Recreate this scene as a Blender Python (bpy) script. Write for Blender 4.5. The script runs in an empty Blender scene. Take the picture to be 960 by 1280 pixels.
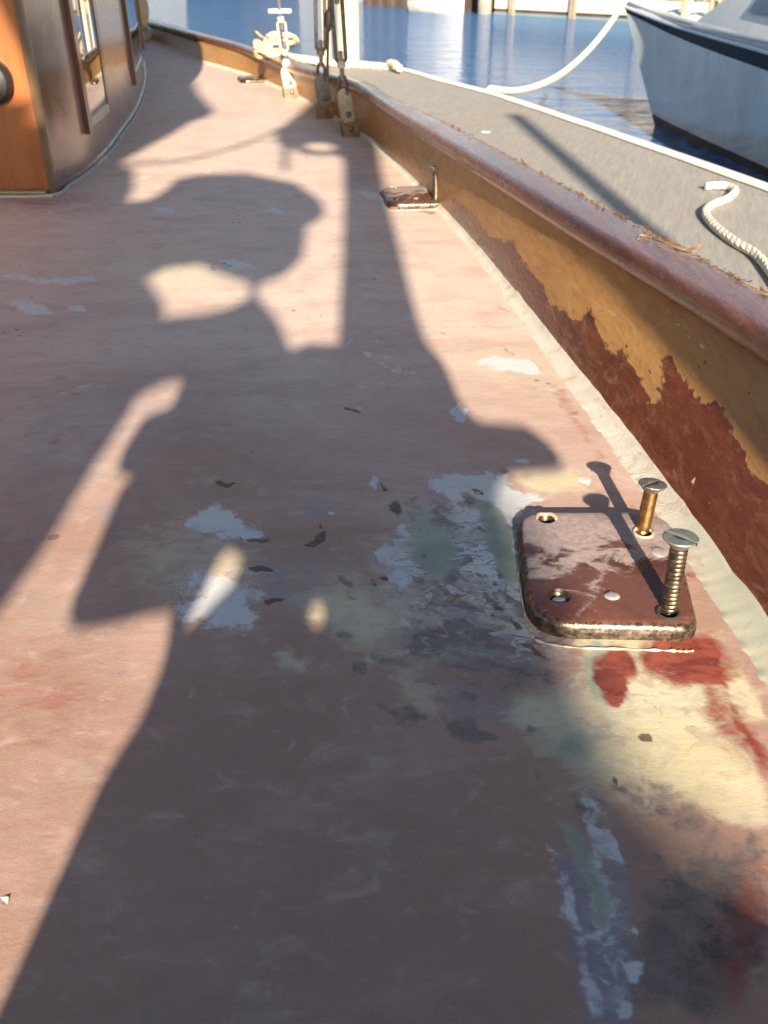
import bpy, bmesh, math, random
import numpy as np
from mathutils import Vector, Matrix
random.seed(7); rng = np.random.default_rng(3)
S = bpy.context.scene; C = S.collection
R = math.radians
# ---------------------------------------------------------------- camera
FPX, PITCH, H = 1108.0, R(32), 0.40          # focal length in photo pixels, tilt, height over the deck
cam = bpy.data.cameras.new('camera'); camo = bpy.data.objects.new('camera', cam); C.objects.link(camo)
camo.location = (0, 0, H); camo.rotation_euler = (R(90) - PITCH, 0, 0)
cam.sensor_fit = 'VERTICAL'; cam.sensor_height = 36; cam.sensor_width = 27
cam.lens = 36 * FPX / 1280; cam.clip_start = 0.02; cam.clip_end = 2000
cam.dof.use_dof = True; cam.dof.focus_distance = 0.70; cam.dof.aperture_fstop = 15
S.camera = camo
# ---------------------------------------------------------------- light
SUN_AZ, SUN_EL = R(5.0), R(23)               # light travels forward and this much to the left
w = bpy.data.worlds.new('World'); S.world = w; w.use_nodes = True
wn = w.node_tree.nodes; wl = w.node_tree.links
sky = wn.new('ShaderNodeTexSky'); sky.sky_type = 'NISHITA'; sky.sun_disc = False
sky.sun_elevation = SUN_EL; sky.sun_rotation = R(180) - SUN_AZ
sky.dust_density = 1.6; sky.ozone_density = 1.0
wl.new(sky.outputs[0], wn['Background'].inputs[0]); wn['Background'].inputs[1].default_value = 0.060
sd = Vector((-math.sin(SUN_AZ) * math.cos(SUN_EL), math.cos(SUN_AZ) * math.cos(SUN_EL), -math.sin(SUN_EL)))
sl = bpy.data.lights.new('sun', 'SUN'); sl.energy = 5.0; sl.angle = R(0.75); sl.color = (1, 0.87, 0.70)
so = bpy.data.objects.new('sun', sl); C.objects.link(so); so.rotation_euler = sd.to_track_quat('-Z', 'Y').to_euler()
so.location = (0, -5, 5)
S.view_settings.view_transform = 'Standard'; S.view_settings.look = 'None'
S.view_settings.exposure = 1.35; S.view_settings.gamma = 1

# ---------------------------------------------------------------- measuring helpers (photo sight lines meet real surfaces)
cF = np.array([0, math.cos(PITCH), -math.sin(PITCH)]); cR = np.array([1., 0, 0]); cU = np.array([0, math.sin(PITCH), math.cos(PITCH)])
def ray(x, y): return cF + cR * (x - 480) / FPX - cU * (y - 640) / FPX
def atz(x, y, z=0.0):
    d = ray(x, y); return Vector(np.array([0, 0, H]) + d * ((z - H) / d[2]))
def aty(x, y, Y):
    d = ray(x, y); return Vector(np.array([0, 0, H]) + d * (Y / d[1]))
def proj(V):
    V = np.asarray(V, float) - np.array([0, 0, H]); d = V @ cF
    d = np.where(np.abs(d) < 1e-3, 1e-3, d)
    x = 480 + FPX * (V @ cR) / d; y = 640 - FPX * (V @ cU) / d
    bad = d < 0.05
    return np.where(bad, -9999, x), np.where(bad, 9999, y)
def crop(ox, oy, s, pts): return [(ox + a / s, oy + b / s) for a, b in pts]

# ---------------------------------------------------------------- object helpers
def tag(o, label=None, cat=None, group=None, kind=None):
    if label: o['label'] = label
    if cat: o['category'] = cat
    if group: o['group'] = group
    if kind: o['kind'] = kind
    return o
def empty(name, loc=(0, 0, 0), rz=0):
    o = bpy.data.objects.new(name, None); C.objects.link(o); o.location = loc; o.rotation_euler = (0, 0, rz); o.empty_display_size = .02
    return o
def obj(name, bm, m, parent=None, smooth=True, ang=40):
    me = bpy.data.meshes.new(name)
    bmesh.ops.recalc_face_normals(bm, faces=bm.faces[:])
    bm.to_mesh(me); bm.free()
    if smooth:
        me.polygons.foreach_set('use_smooth', [True] * len(me.polygons))
        try: me.set_sharp_from_angle(angle=R(ang))
        except Exception: pass
    me.materials.append(m)
    o = bpy.data.objects.new(name, me); C.objects.link(o)
    if parent: o.parent = parent
    return o
def grid_obj(name, V, nr, nc, m, parent=None, flip=False):
    me = bpy.data.meshes.new(name)
    i = np.arange(nr * nc).reshape(nr, nc)
    q = np.stack([i[:-1, :-1], i[:-1, 1:], i[1:, 1:], i[1:, :-1]], -1).reshape(-1, 4)
    if flip: q = q[:, ::-1]
    me.vertices.add(len(V)); me.vertices.foreach_set('co', np.asarray(V, np.float32).ravel())
    me.loops.add(q.size); me.loops.foreach_set('vertex_index', q.ravel().astype(np.int32))
    me.polygons.add(len(q)); me.polygons.foreach_set('loop_start', np.arange(0, q.size, 4, dtype=np.int32))
    me.polygons.foreach_set('loop_total', np.full(len(q), 4, np.int32))
    me.polygons.foreach_set('use_smooth', np.ones(len(q), bool))
    me.update(calc_edges=True); me.validate(); me.materials.append(m)
    o = bpy.data.objects.new(name, me); C.objects.link(o)
    if parent: o.parent = parent
    return o
def add_box(bm, c, s, rot=None):
    M = Matrix.Translation(c) @ (rot.to_4x4() if rot else Matrix()) @ Matrix.Diagonal((*s, 1))
    return bmesh.ops.create_cube(bm, size=1, matrix=M)
def bevel(bm, wd, seg=2):
    bmesh.ops.bevel(bm, geom=[e for e in bm.edges], offset=wd, segments=seg, affect='EDGES', profile=.5, clamp_overlap=True)
def add_tube(bm, pts, r, n=10, caps=True):
    pts = [Vector(p) for p in pts]; rs = r if isinstance(r, (list, tuple)) else [r] * len(pts)
    rings = []; up = None
    for k, p in enumerate(pts):
        t = (pts[min(k + 1, len(pts) - 1)] - pts[max(k - 1, 0)]).normalized()
        if up is None: up = Vector((0, 0, 1)) if abs(t.z) < .9 else Vector((1, 0, 0))
        a = (up - t * up.dot(t)).normalized(); b = t.cross(a); up = a
        rings.append([bm.verts.new(p + (a * math.cos(q) + b * math.sin(q)) * rs[k]) for q in (2 * math.pi * j / n for j in range(n))])
    for A, B in zip(rings, rings[1:]):
        for j in range(n): bm.faces.new((A[j], A[(j + 1) % n], B[(j + 1) % n], B[j]))
    if caps:
        bm.faces.new(rings[0][::-1]); bm.faces.new(rings[-1])
def add_lathe(bm, prof, M=Matrix(), n=32):
    rings = []
    for r, z in prof:
        rings.append([bm.verts.new(M @ Vector((max(r, 1e-5) * math.cos(2 * math.pi * j / n), max(r, 1e-5) * math.sin(2 * math.pi * j / n), z))) for j in range(n)])
    for A, B in zip(rings, rings[1:]):
        for j in range(n): bm.faces.new((A[j], A[(j + 1) % n], B[(j + 1) % n], B[j]))
    bm.faces.new(rings[0][::-1]); bm.faces.new(rings[-1])
def spline(pts, n=8):
    pts = [Vector(p) for p in pts]; P = [pts[0] * 2 - pts[1]] + pts + [pts[-1] * 2 - pts[-2]]; out = []
    for i in range(1, len(P) - 2):
        for k in range(n):
            t = k / n; a, b, c, d = P[i - 1:i + 3]
            out.append(.5 * ((2 * b) + (c - a) * t + (2 * a - 5 * b + 4 * c - d) * t * t + (3 * b - a - 3 * c + d) * t ** 3))
    return out + [pts[-1]]
def rope_bm(bm, pts, r, strands=3, pitch=None, n=6):
    """laid rope: strands twisted round the path"""
    pts = [Vector(p) for p in pts]; pitch = pitch or r * 7
    L = [0]
    for a, b in zip(pts, pts[1:]): L.append(L[-1] + (b - a).length)
    m = max(12, int(L[-1] / (pitch / 9))); m = min(m, 900)
    P = []
    j = 0
    for k in range(m + 1):
        s = L[-1] * k / m
        while j < len(L) - 2 and L[j + 1] < s: j += 1
        t = (s - L[j]) / max(1e-9, L[j + 1] - L[j]); P.append((pts[j].lerp(pts[j + 1], t), s))
    for q in range(strands):
        pp = []; up = None
        for k, (p, s) in enumerate(P):
            t = (P[min(k + 1, m)][0] - P[max(k - 1, 0)][0]).normalized()
            if up is None: up = Vector((0, 0, 1)) if abs(t.z) < .9 else Vector((1, 0, 0))
            a = (up - t * up.dot(t)).normalized(); b = t.cross(a); up = a
            ph = 2 * math.pi * (s / pitch + q / strands)
            pp.append(p + (a * math.cos(ph) + b * math.sin(ph)) * r * .28)
        add_tube(bm, pp, r * .76, n)

# ---------------------------------------------------------------- node helpers
class T:
    def __init__(s, name):
        s.m = bpy.data.materials.new(name); s.m.use_nodes = True; s.t = s.m.node_tree; s.p = s.t.nodes['Principled BSDF']
        s.co = s.t.nodes.new('ShaderNodeTexCoord').outputs['Object']
    def put(s, sock, v):
        if hasattr(v, 'is_output') or isinstance(v, bpy.types.NodeSocket): s.t.links.new(v, sock)
        elif isinstance(v, tuple) and len(v) == 3 and sock.type == 'RGBA': sock.default_value = (*v, 1)
        else: sock.default_value = v
    def n(s, ty, ins={}, **at):
        nd = s.t.nodes.new('ShaderNode' + ty)
        for k, v in at.items(): setattr(nd, k, v)
        for k, v in ins.items(): s.put(nd.inputs[k], v)
        return nd
    def vec(s, sc=(1, 1, 1), rot=(0, 0, 0)): return s.n('Mapping', {'Vector': s.co, 'Scale': sc, 'Rotation': rot}).outputs[0]
    def noise(s, scale, detail=4, vec=None, rough=.55, dist=0.0):
        return s.n('TexNoise', {'Vector': vec or s.co, 'Scale': scale, 'Detail': detail, 'Roughness': rough, 'Distortion': dist}).outputs[0]
    def math(s, op, a, b=0.0, c=0.0): return s.n('Math', {0: a, 1: b, 2: c}, operation=op).outputs[0]
    def ss(s, v, a, b, lo=0.0, hi=1.0): return s.n('MapRange', {'Value': v, 'From Min': a, 'From Max': b, 'To Min': lo, 'To Max': hi}, interpolation_type='SMOOTHSTEP').outputs[0]
    def mix(s, f, a, b):
        nd = s.n('Mix', data_type='RGBA'); s.put(nd.inputs[0], f); s.put(nd.inputs[6], a); s.put(nd.inputs[7], b); return nd.outputs[2]
    def attr(s, name): return s.n('Attribute', attribute_name=name).outputs['Fac']
    def bump(s, h, st, d=.001): return s.n('Bump', {'Height': h, 'Strength': st, 'Distance': d}).outputs[0]
    def out(s, col=None, rough=None, normal=None, **kw):
        if col is not None: s.put(s.p.inputs['Base Color'], col)
        if rough is not None: s.put(s.p.inputs['Roughness'], rough)
        if normal is not None: s.put(s.p.inputs['Normal'], normal)
        for k, v in kw.items(): s.put(s.p.inputs[k.replace('_', ' ')], v)
        return s.m
def worn(name, c1, c2, scale=30, rough=.5, bump=.2, metallic=0.0, d=.001, r2=None):
    t = T(name); a = t.noise(scale, 5); b = t.noise(scale * 7, 3)
    col = t.mix(t.ss(a, .35, .65), c1, c2); col = t.mix(t.math('MULTIPLY', b, .35), col, tuple(x * .55 for x in c1))
    return t.out(col, t.ss(b, .2, .8, rough * .8, r2 or min(1, rough * 1.25)), t.bump(t.math('ADD', a, b), bump, d), Metallic=metallic)

# ================================================================ curves of the deck edge
def smooth_curve(pts):
    ys = np.array([p[1] for p in pts]); xs = np.array([p[0] for p in pts]); o = np.argsort(ys); ys, xs = ys[o], xs[o]
    yy = np.linspace(-3, 9, 2401); s0 = (xs[1] - xs[0]) / (ys[1] - ys[0]); s1 = (xs[-1] - xs[-2]) / (ys[-1] - ys[-2])
    v = np.interp(yy, ys, xs); v = np.where(yy < ys[0], xs[0] + (yy - ys[0]) * s0 * .6, v); v = np.where(yy > ys[-1], xs[-1] + (yy - ys[-1]) * s1, v)
    k = np.hanning(91); k /= k.sum(); v = np.convolve(np.pad(v, 45, mode='edge'), k, 'valid')
    return lambda y: np.interp(y, yy, v)
xb = smooth_curve([(.2745, .2), (.263, .465), (.251, .58), (.231, .79), (.207, .977), (.168, 1.321), (.117, 1.662), (-.02, 2.402), (-.284, 3.285), (-.52, 3.9), (-.889, 4.589), (-1.23, 5.49), (-2.0, 7)])
def hz(y): return np.interp(y, [0, 1.2, 1.7, 2.1, 2.6, 3.3, 4, 5, 8], [.118, .118, .112, .105, .097, .078, .070, .066, .066])     # underside of the cap rail
def lipx(p, y):
    for _ in range(30): q = atz(*p, float(hz(y))); y = q.y
    return (q.x, q.y)
xl = smooth_curve([(.352, .45)] + [lipx(p, 1) for p in [(960, 457), (873, 398), (787, 344), (700, 290), (630, 242), (548, 188), (489, 150), (445, 115), (360, 90), (300, 65), (180, 31)]])
def outx(p, y):
    for _ in range(30): q = atz(*p, float(hz(y)) + .025); y = q.y
    return (q.x, q.y)
xo = smooth_curve([(.405, .5)] + [outx(p, 1.5) for p in [(960, 367), (906, 338), (857, 308), (797, 281), (760, 259), (711, 235), (640, 194), (548, 148), (500, 125), (445, 100), (380, 78), (300, 53), (180, 21)]])
def face_x(y, z):                                                                        # inner face of the bulwark
    f = z / hz(y); return xb(y) + (xl(y) + .010 - xb(y)) * f

def on_face(px, py):
    d = ray(px, py); k = np.linspace(.2, 8, 4000); X_ = d[0] * k; Y_ = d[1] * k; Z_ = H + d[2] * k
    f = X_ - (xb(Y_) + (xl(Y_) + .010 - xb(Y_)) * Z_ / hz(Y_)); i = np.nonzero((f[:-1] < 0) & (f[1:] >= 0))[0]; i = i[0] if len(i) else int(np.argmin(abs(f)))
    return Vector((X_[i], Y_[i], Z_[i]))

# ================================================================ paint masks traced on the deck
def pmask(px, py, polys):
    out = np.zeros(len(px), np.float32)
    for poly, soft, amt in polys:
        P = np.array(poly, float); lo = P.min(0) - soft * 2; hi = P.max(0) + soft * 2
        idx = np.nonzero((px > lo[0]) & (px < hi[0]) & (py > lo[1]) & (py < hi[1]))[0]
        if not len(idx): continue
        x, y = px[idx], py[idx]; ins = np.zeros(len(idx), bool); dm = np.full(len(idx), 1e9)
        for (x1, y1), (x2, y2) in zip(P, np.roll(P, -1, 0)):
            c = ((y1 > y) != (y2 > y)) & (x < (x2 - x1) * (y - y1) / ((y2 - y1) if y2 != y1 else 1e-9) + x1); ins ^= c
            ex, ey = x2 - x1, y2 - y1; t = np.clip(((x - x1) * ex + (y - y1) * ey) / (ex * ex + ey * ey + 1e-9), 0, 1)
            dm = np.minimum(dm, np.hypot(x - x1 - t * ex, y - y1 - t * ey))
        v = np.clip(.5 + np.where(ins, dm, -dm) / (2 * soft), 0, 1) * amt
        out[idx] = np.maximum(out[idx], v)
    return out
def ell(cx, cy, a, b, rot=0, n=14):
    c, s = math.cos(rot), math.sin(rot)
    return [(cx + a * math.cos(t) * c - b * math.sin(t) * s, cy + a * math.cos(t) * s + b * math.sin(t) * c) for t in (2 * math.pi * i / n for i in range(n))]
A = lambda pts: crop(470, 580, 4.174, pts)       # the spill left of the plate
B = lambda pts: crop(0, 440, 2.087, pts)         # the middle of the deck
D = lambda pts: crop(440, 820, 1.846, pts)       # lower right
Fq = lambda pts: crop(0, 180, 2.087, pts)        # upper left
G = lambda pts: crop(440, 140, 1.846, pts)       # by the bulwark
LAYERS = {
 'white': [
  (A([(430,215),(490,230),(510,280),(555,310),(500,370),(580,370),(620,410),(605,450),(625,540),(640,580),(620,650),(560,620),(480,580),(390,540),(470,545),(510,490),(470,430),(400,460),(365,440),(380,400),(440,390),(470,340),(410,300),(440,270),(400,240)]), 3, 1),
  (A([(270,90),(420,40),(540,60),(700,120),(880,180),(820,220),(740,250),(720,330),(640,270),(560,200),(520,160),(430,150),(340,170),(290,150)]), 7, .9),
  (A([(20,460),(70,390),(110,440),(100,490),(60,550),(15,530)]), 6, .85),
  (A([(690,630),(740,640),(785,690),(770,710),(690,650)]), 3, 1),
  (A([(60,800),(130,780),(180,830),(240,880),(100,880),(50,840)]), 8, .7),
  (B([(430,650),(540,620),(660,620),(680,690),(640,740),(520,720),(440,690)]), 12, .72),
  (B([(470,430),(560,390),(640,440),(720,480),(700,500),(600,490),(480,470)]), 9, .70),
  (D([(440,430),(480,440),(520,560),(560,720),(600,849),(540,849),(500,660),(470,520)]), 14, .66),
  (D([(540,400),(600,395),(625,440),(620,480),(570,450)]), 5, .85),
  (D([(620,700),(680,700),(670,760),(630,740)]), 9, .8), (D([(605,790),(650,800),(640,840),(610,830)]), 5, .9), (D(ell(577,742,10,9)), 2, 1),
  (Fq([(0,345),(40,338),(110,350),(250,343),(262,354),(160,365),(60,357)]), 6, 1), (Fq([(10,405),(80,412),(145,445),(70,448)]), 7, 1), (Fq([(160,415),(220,425),(230,438),(180,430)]), 4, 1),
  (Fq([(400,165),(460,168),(455,184),(410,180)]), 4, 1), (Fq([(655,172),(720,165),(790,190),(700,182)]), 5, .85), (Fq([(560,300),(640,300),(670,325),(600,330)]), 7, .8), (Fq([(230,245),(300,250),(270,262)]), 5, .6),
  (G([(270,575),(330,560),(430,570),(440,610),(380,610),(280,585)]), 5, .75), (G([(60,590),(130,590),(200,605),(100,605)]), 5, .7), (G([(0,180),(80,180),(82,210),(40,205)]), 5, .8), (G([(215,680),(245,672),(262,702),(235,712)]), 5, .85),
  ([(5,480),(120,470),(170,490),(60,500)], 12, .5), ([(560,510),(585,512),(580,530),(565,525)], 4, .9), ([(470,460),(545,466),(560,473),(490,468)], 4, .7)],
 'cream': [
  (A([(430,690),(520,660),(560,640),(670,690),(690,740),(760,860),(680,880),(640,840),(540,850),(550,760),(430,720)]), 4, 1),
  (A(ell(220,720,45,50)), 6, .8), (A(ell(305,670,32,20)), 5, .8), (A(ell(130,660,36,30)), 8, .7), (A([(420,850),(760,840),(960,830),(960,900),(700,920)]), 9, .8),
  (D([(430,220),(520,130),(570,80),(540,0),(640,-30),(780,-30),(850,70),(905,200),(960,300),(960,390),(850,380),(760,330),(640,260),(500,240)]), 14, .95),
  (B([(740,640),(860,590),(960,580),(1080,700),(1000,800),(900,780),(800,700)]), 22, .66), (B([(1000,790),(1150,850),(1180,950),(1080,980),(1010,900)]), 24, .6),
  ([(690,790),(880,795),(935,850),(960,900),(900,900),(760,840)], 9, .95), ([(640,590),(720,580),(745,620),(660,622)], 10, .7), ([(560,440),(640,450),(690,480),(640,476),(580,462)], 8, .55),
  (B([(0,40),(200,20),(400,60),(200,110),(0,120)]), 25, .5)],
 'green': [
  (A([(190,350),(240,340),(300,400),(360,490),(330,540),(250,550),(220,470)]), 5, .85), (A([(520,180),(570,230),(680,310),(730,380),(735,520),(660,500),(620,400),(570,300),(530,250)]), 4, .95),
  (D([(470,360),(520,380),(560,480),(600,560),(605,640),(560,620),(530,500),(480,420)]), 8, .75), (D([(525,-10),(560,-10),(590,70),(590,110),(560,100)]), 6, .75), (A([(640,860),(760,840),(760,880),(680,960),(620,920)]), 9, .7),
  ([(880,690),(905,720),(960,800),(960,850),(920,800),(880,740)], 7, .6), (D([(430,220),(520,150),(580,180),(560,240),(480,240)]), 12, .7)],
 'dark': [
  (A([(620,500),(680,480),(740,540),(770,620),(690,640),(640,560)]), 4, .9), (A([(690,670),(780,710),(815,800),(760,815),(700,760)]), 4, .95),
  (A([(120,890),(300,870),(440,960),(600,920),(660,960),(560,1000),(700,1060),(1000,1085),(900,1110),(600,1080),(400,1060),(240,1000),(140,940)]), 6, .95),
  (A([(280,690),(440,740),(550,760),(540,850),(640,880),(620,920),(480,920),(340,830),(270,760)]), 7, .85),
  (A([(250,280),(340,250),(440,320),(480,335),(440,380),(360,430),(290,370),(240,330)]), 5, .75), (A([(380,460),(480,440),(500,520),(440,540),(380,520)]), 4, .9), (A([(390,540),(480,585),(500,610),(400,650),(340,620),(330,560)]), 7, .75),
  (A([(780,880),(860,850),(1010,870),(1000,940),(880,950),(800,910)]), 4, .95), (A([(380,180),(470,160),(530,170),(520,200),(490,225),(420,205)]), 4, .85), (A([(660,245),(740,265),(750,290),(690,275)]), 3, .9), (A([(640,210),(700,205),(735,230),(690,232)]), 3, .85), (A([(510,330),(560,325),(575,360),(530,372)]), 3, .9), (A([(280,190),(340,200),(420,260),(380,270),(310,240)]), 4, .85),
  (A([(100,470),(190,470),(230,560),(150,580),(90,560)]), 9, .6), (A([(140,780),(210,800),(330,870),(430,940),(340,930),(200,850)]), 6, .7),
  (D(ell(25,25,18,15)), 3, .9), (D(ell(140,130,28,20)), 6, .7), (D([(220,150),(270,140),(345,200),(280,205),(215,180)]), 7, .75), (D([(560,445),(590,450),(582,466),(560,458)]), 3, .9), (D([(800,460),(860,470),(920,530),(890,560),(830,530)]), 13, .85), (D([(840,560),(960,600),(960,660),(850,640)]), 14, .7), (D([(580,280),(650,300),(640,330),(590,310)]), 8, .75), (D([(410,255),(440,270),(440,290),(415,280)]), 5, .8), (D([(500,320),(560,330),(560,380),(510,370)]), 8, .65), (D([(620,140),(705,170),(700,215),(650,240),(630,190)]), 3, .35),
  (G([(375,600),(420,575),(425,605)]), 3, .5), ([(0,510),(130,500),(190,560),(60,600),(0,600)], 30, .4), ([(440,300),(470,305),(480,330),(450,325)], 8, .3), ([(740,985),(800,975),(900,1040),(860,1060),(770,1010)], 16, .55), ([(120,1150),(150,1160),(170,1170),(140,1172)], 6, .6), ([(0,600),(40,560),(60,600),(0,680)], 20, .35)],
 'blue': [(D([(470,450),(640,470),(645,640),(655,860),(540,860),(480,600)]), 14, .8), (A([(0,600),(250,520),(330,640),(260,780),(140,900),(0,880)]), 20, .5), (A([(150,560),(520,560),(640,640),(420,700),(200,680)]), 12, .55), (D([(100,20),(300,60),(520,120),(500,170),(420,210),(200,140),(100,90)]), 22, .5), ([(0,460),(240,440),(330,520),(180,600),(0,640)], 45, .42), ([(430,190),(470,195),(470,240),(430,240)], 10, .5)],
 'red': [(D([(570,0),(640,15),(645,60),(640,90),(605,122),(572,90),(560,40)]), 5, .9), (D([(690,-40),(830,-50),(862,0),(880,75),(790,72),(730,40)]), 9, 1), (D([(845,60),(900,120),(970,220),(970,280),(900,210),(850,110)]), 9, .75), ([(880,800),(905,805),(930,850),(905,860)], 8, .7), (D([(1010,640),(830,600),(860,720),(1010,760)]), 20, .55), (G([(455,640),(470,650),(530,702),(505,702)]), 6, .7), (G([(330,430),(350,440),(372,470),(355,468)]), 5, .55), ([(676,470),(700,480),(800,640),(790,640),(730,560)], 7, .45), (G([(100,218),(195,228),(192,236),(100,224)]), 2, .7)],
 'brown': [(B([(795,500),(845,450),(850,490),(820,505)]), 2.5, 1), (B([(640,560),(690,560),(720,580),(650,570)]), 2, 1), (B([(680,640),(740,635),(735,650),(690,655)]), 2.5, 1), (B([(572,338),(617,340),(612,353),(580,353)]), 2.5, .95), (B([(900,140),(945,155),(940,165),(905,152)]), 2, .9), (B([(625,290),(650,291),(645,297),(628,297)]), 1.5, .9), (B([(565,290),(590,280),(595,285),(575,293)]), 1.5, .8), (B(ell(660,260,9,4)), 1.5, .8), (B(ell(690,232,9,4)), 1.5, .8), (B(ell(635,325,7,4)), 1.5, .7), (B([(610,470),(700,490),(735,492),(690,500),(640,485)]), 2, .85), (B([(545,405),(600,405),(585,413)]), 2, .6), (B([(985,340),(1010,345),(1000,355)]), 2, .8),
  (A([(80,240),(110,200),(170,200),(175,250),(100,275)]), 6, .9), (A([(10,340),(60,320),(40,360)]), 5, .7), (A([(0,590),(30,600),(20,640),(0,640)]), 4, .8), (A([(600,610),(680,640),(650,660),(600,640)]), 4, .7), (A([(580,710),(660,720),(690,760),(620,750)]), 3, .75), (A([(690,790),(740,830),(755,870),(700,860)]), 3, .8), (A([(700,930),(800,925),(900,980),(960,1040),(850,1000)]), 5, .8), (A([(510,120),(560,125),(575,170),(540,160)]), 3, .75), (A([(20,115),(60,120),(60,145),(20,140)]), 2.5, .8), (A([(440,640),(520,630),(510,660)]), 5, .6),
  (D([(660,172),(690,167),(706,188),(692,206),(668,196)]), 2, .7), (D([(820,580),(960,620),(960,760),(850,720)]), 22, .5), (Fq([(838,440),(845,445),(842,458)]), 1.2, .8), (B([(200,462),(216,462),(210,468)]), 1.5, .8)],
}
# ---------------------------------------------------------------- deck sheet
def deck_mat():
    t = T('sanded_deck_paint')
    base = t.noise(2.2, 6, t.vec((1, 1.8, 1)), .6, .6); mid = t.noise(14, 6, t.vec((.7, 1.5, 1)), .62, .4)
    fine = t.noise(120, 6, t.vec((.6, 1, 1)), .7); grit = t.noise(900, 3, None, .8); st = t.noise(10, 9, t.vec((.8, 1.9, 1), (0, 0, .1)), .72, .9)
    m2 = t.noise(40, 7, t.vec((.7, 1.2, 1), (0, 0, .3)), .7, .8); m3 = t.noise(4, 8, t.vec((.9, 1.1, 1), (0, 0, -.4)), .66, .6); m4 = t.noise(9, 9, t.vec((.9, 1.15, 1), (.3, 0, .5)), .70, .7)
    sand_glare = t.ss(t.math('ADD', t.n('SeparateXYZ', {0: t.co}).outputs[1], t.math('MULTIPLY', t.math('SUBTRACT', base, .5), 1.6)), .40, 1.25)   # sanded thinner forward; far glare and near shade also painted into this gradient
    col = t.mix(sand_glare, (.37, .225, .165), (.66, .515, .43))
    col = t.mix(t.ss(m3, .50, .66, 0, .45), col, (.52, .33, .28))
    col = t.mix(t.ss(m4, .53, .70, 0, .38), col, (.37, .295, .27))
    col = t.mix(t.math('MULTIPLY', t.ss(m4, .47, .32, 0, .40), t.ss(sand_glare, 0, 1, .35, 1)), col, (.64, .48, .38))
    col = t.mix(t.math('MULTIPLY', t.ss(mid, .48, .66), .45), col, (.50, .31, .255))
    col = t.mix(t.math('MULTIPLY', t.ss(st, .55, .68, 0, .55), t.ss(sand_glare, 0, 1, .2, 1)), col, (.64, .56, .48))
    col = t.mix(t.ss(m2, .50, .70, 0, .26), col, (.33, .24, .20)); col = t.mix(t.ss(m2, .48, .30, 0, .40), col, (.60, .47, .385))
    col = t.mix(t.math('MULTIPLY', t.ss(fine, .50, .72), .26), col, (.29, .205, .17))
    col = t.mix(t.math('MULTIPLY', t.ss(grit, .48, .8), .38), col, (.62, .49, .41))
    sc = t.noise(30, 2, t.vec((6, .5, 1), (0, 0, .5)), .5)
    eg = t.math('ADD', t.math('MULTIPLY', t.noise(55, 8, None, .7, .6), .75), t.math('MULTIPLY', t.noise(260, 4, None, .7), .25))
    eg = t.math('SUBTRACT', eg, .5); eg2 = t.math('SUBTRACT', t.noise(38, 8, t.vec((.7, 1.3, 1), (0, 0, .6)), .72, 1.2), .5)
    thin = t.ss(t.noise(60, 8, t.vec((.8, 1.4, 1), (0, 0, .5)), .75, 1.0), .28, .44, .45, 1.0)
    def lay(col, nm, c, e, amp, opac, wd=.10):
        f = t.ss(t.math('ADD', t.attr(nm), t.math('MULTIPLY', e, amp)), .5 - wd, .5 + wd, 0, opac); f = t.math('MULTIPLY', f, thin); return t.mix(f, col, c), f
    w1 = t.mix(t.ss(mid, .4, .7), (.60, .62, .62), (.70, .68, .62))
    cr = t.mix(t.ss(mid, .35, .65), (.62, .54, .33), (.66, .59, .42)); cr = t.mix(t.math('MULTIPLY', t.ss(fine, .5, .7), .4), cr, (.46, .42, .31))
    dk = t.mix(t.ss(fine, .4, .7), (.175, .135, .112), (.26, .205, .175)); dk = t.mix(t.math('MULTIPLY', t.ss(mid, .5, .65), .4), dk, (.24, .16, .14))
    col, _ = lay(col, 'blue', t.mix(t.ss(fine, .4, .65), (.225, .235, .29), (.33, .33, .38)), eg2, .9, .7, .28)
    col, fc = lay(col, 'cream', cr, eg2, .9, .9, .26)
    col, fd = lay(col, 'dark', dk, eg, 1.2, .92, .13)
    col, fw = lay(col, 'white', w1, eg, 1.3, .97, .10)
    sp_ = t.attr('spill'); n1 = t.noise(48, 9, t.vec((.9, 1.2, 1), (.7, 0, .7)), .68, .9); n2 = t.noise(62, 9, t.vec((.7, 1.4, 1), (0, .5, .4)), .70, 1.2)
    n3 = t.noise(26, 8, t.vec((.8, 1.2, 1), (.1, .9, .5)), .66, 1.0)
    gate = t.ss(sp_, .15, .75)
    col = t.mix(t.math('MULTIPLY', t.ss(n3, .49, .55, 0, .75), gate), col, (.40, .39, .36))
    col = t.mix(t.math('MULTIPLY', t.ss(n2, .53, .57, 0, .85), gate), col, dk)
    col = t.mix(t.math('MULTIPLY', t.ss(n1, .54, .58, 0, .9), gate), col, w1)
    col = t.mix(t.math('MULTIPLY', t.ss(n2, .43, .39, 0, .7), gate), col, (.24, .13, .11))
    cg = t.attr('creamwear'); col = t.mix(t.math('MULTIPLY', t.ss(n3, .50, .60, 0, .6), cg), col, (.46, .42, .31)); col = t.mix(t.math('MULTIPLY', t.ss(n1, .56, .60, 0, .6), cg), col, (.40, .31, .23)); col = t.mix(t.math('MULTIPLY', t.ss(n2, .56, .62, 0, .6), cg), col, (.66, .63, .55))
    col, fg = lay(col, 'green', t.mix(t.ss(mid, .4, .6), (.27, .31, .23), (.36, .38, .28)), eg2, .6, .95, .24)
    col, fr = lay(col, 'red', t.mix(t.ss(eg2, -.1, .12), (.15, .012, .009), (.30, .055, .03)), eg2, 1.0, .95, .26)
    col, fb = lay(col, 'brown', t.mix(t.ss(fine, .4, .6), (.085, .035, .025), (.15, .075, .05)), eg, .7, .9, .09)
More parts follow.
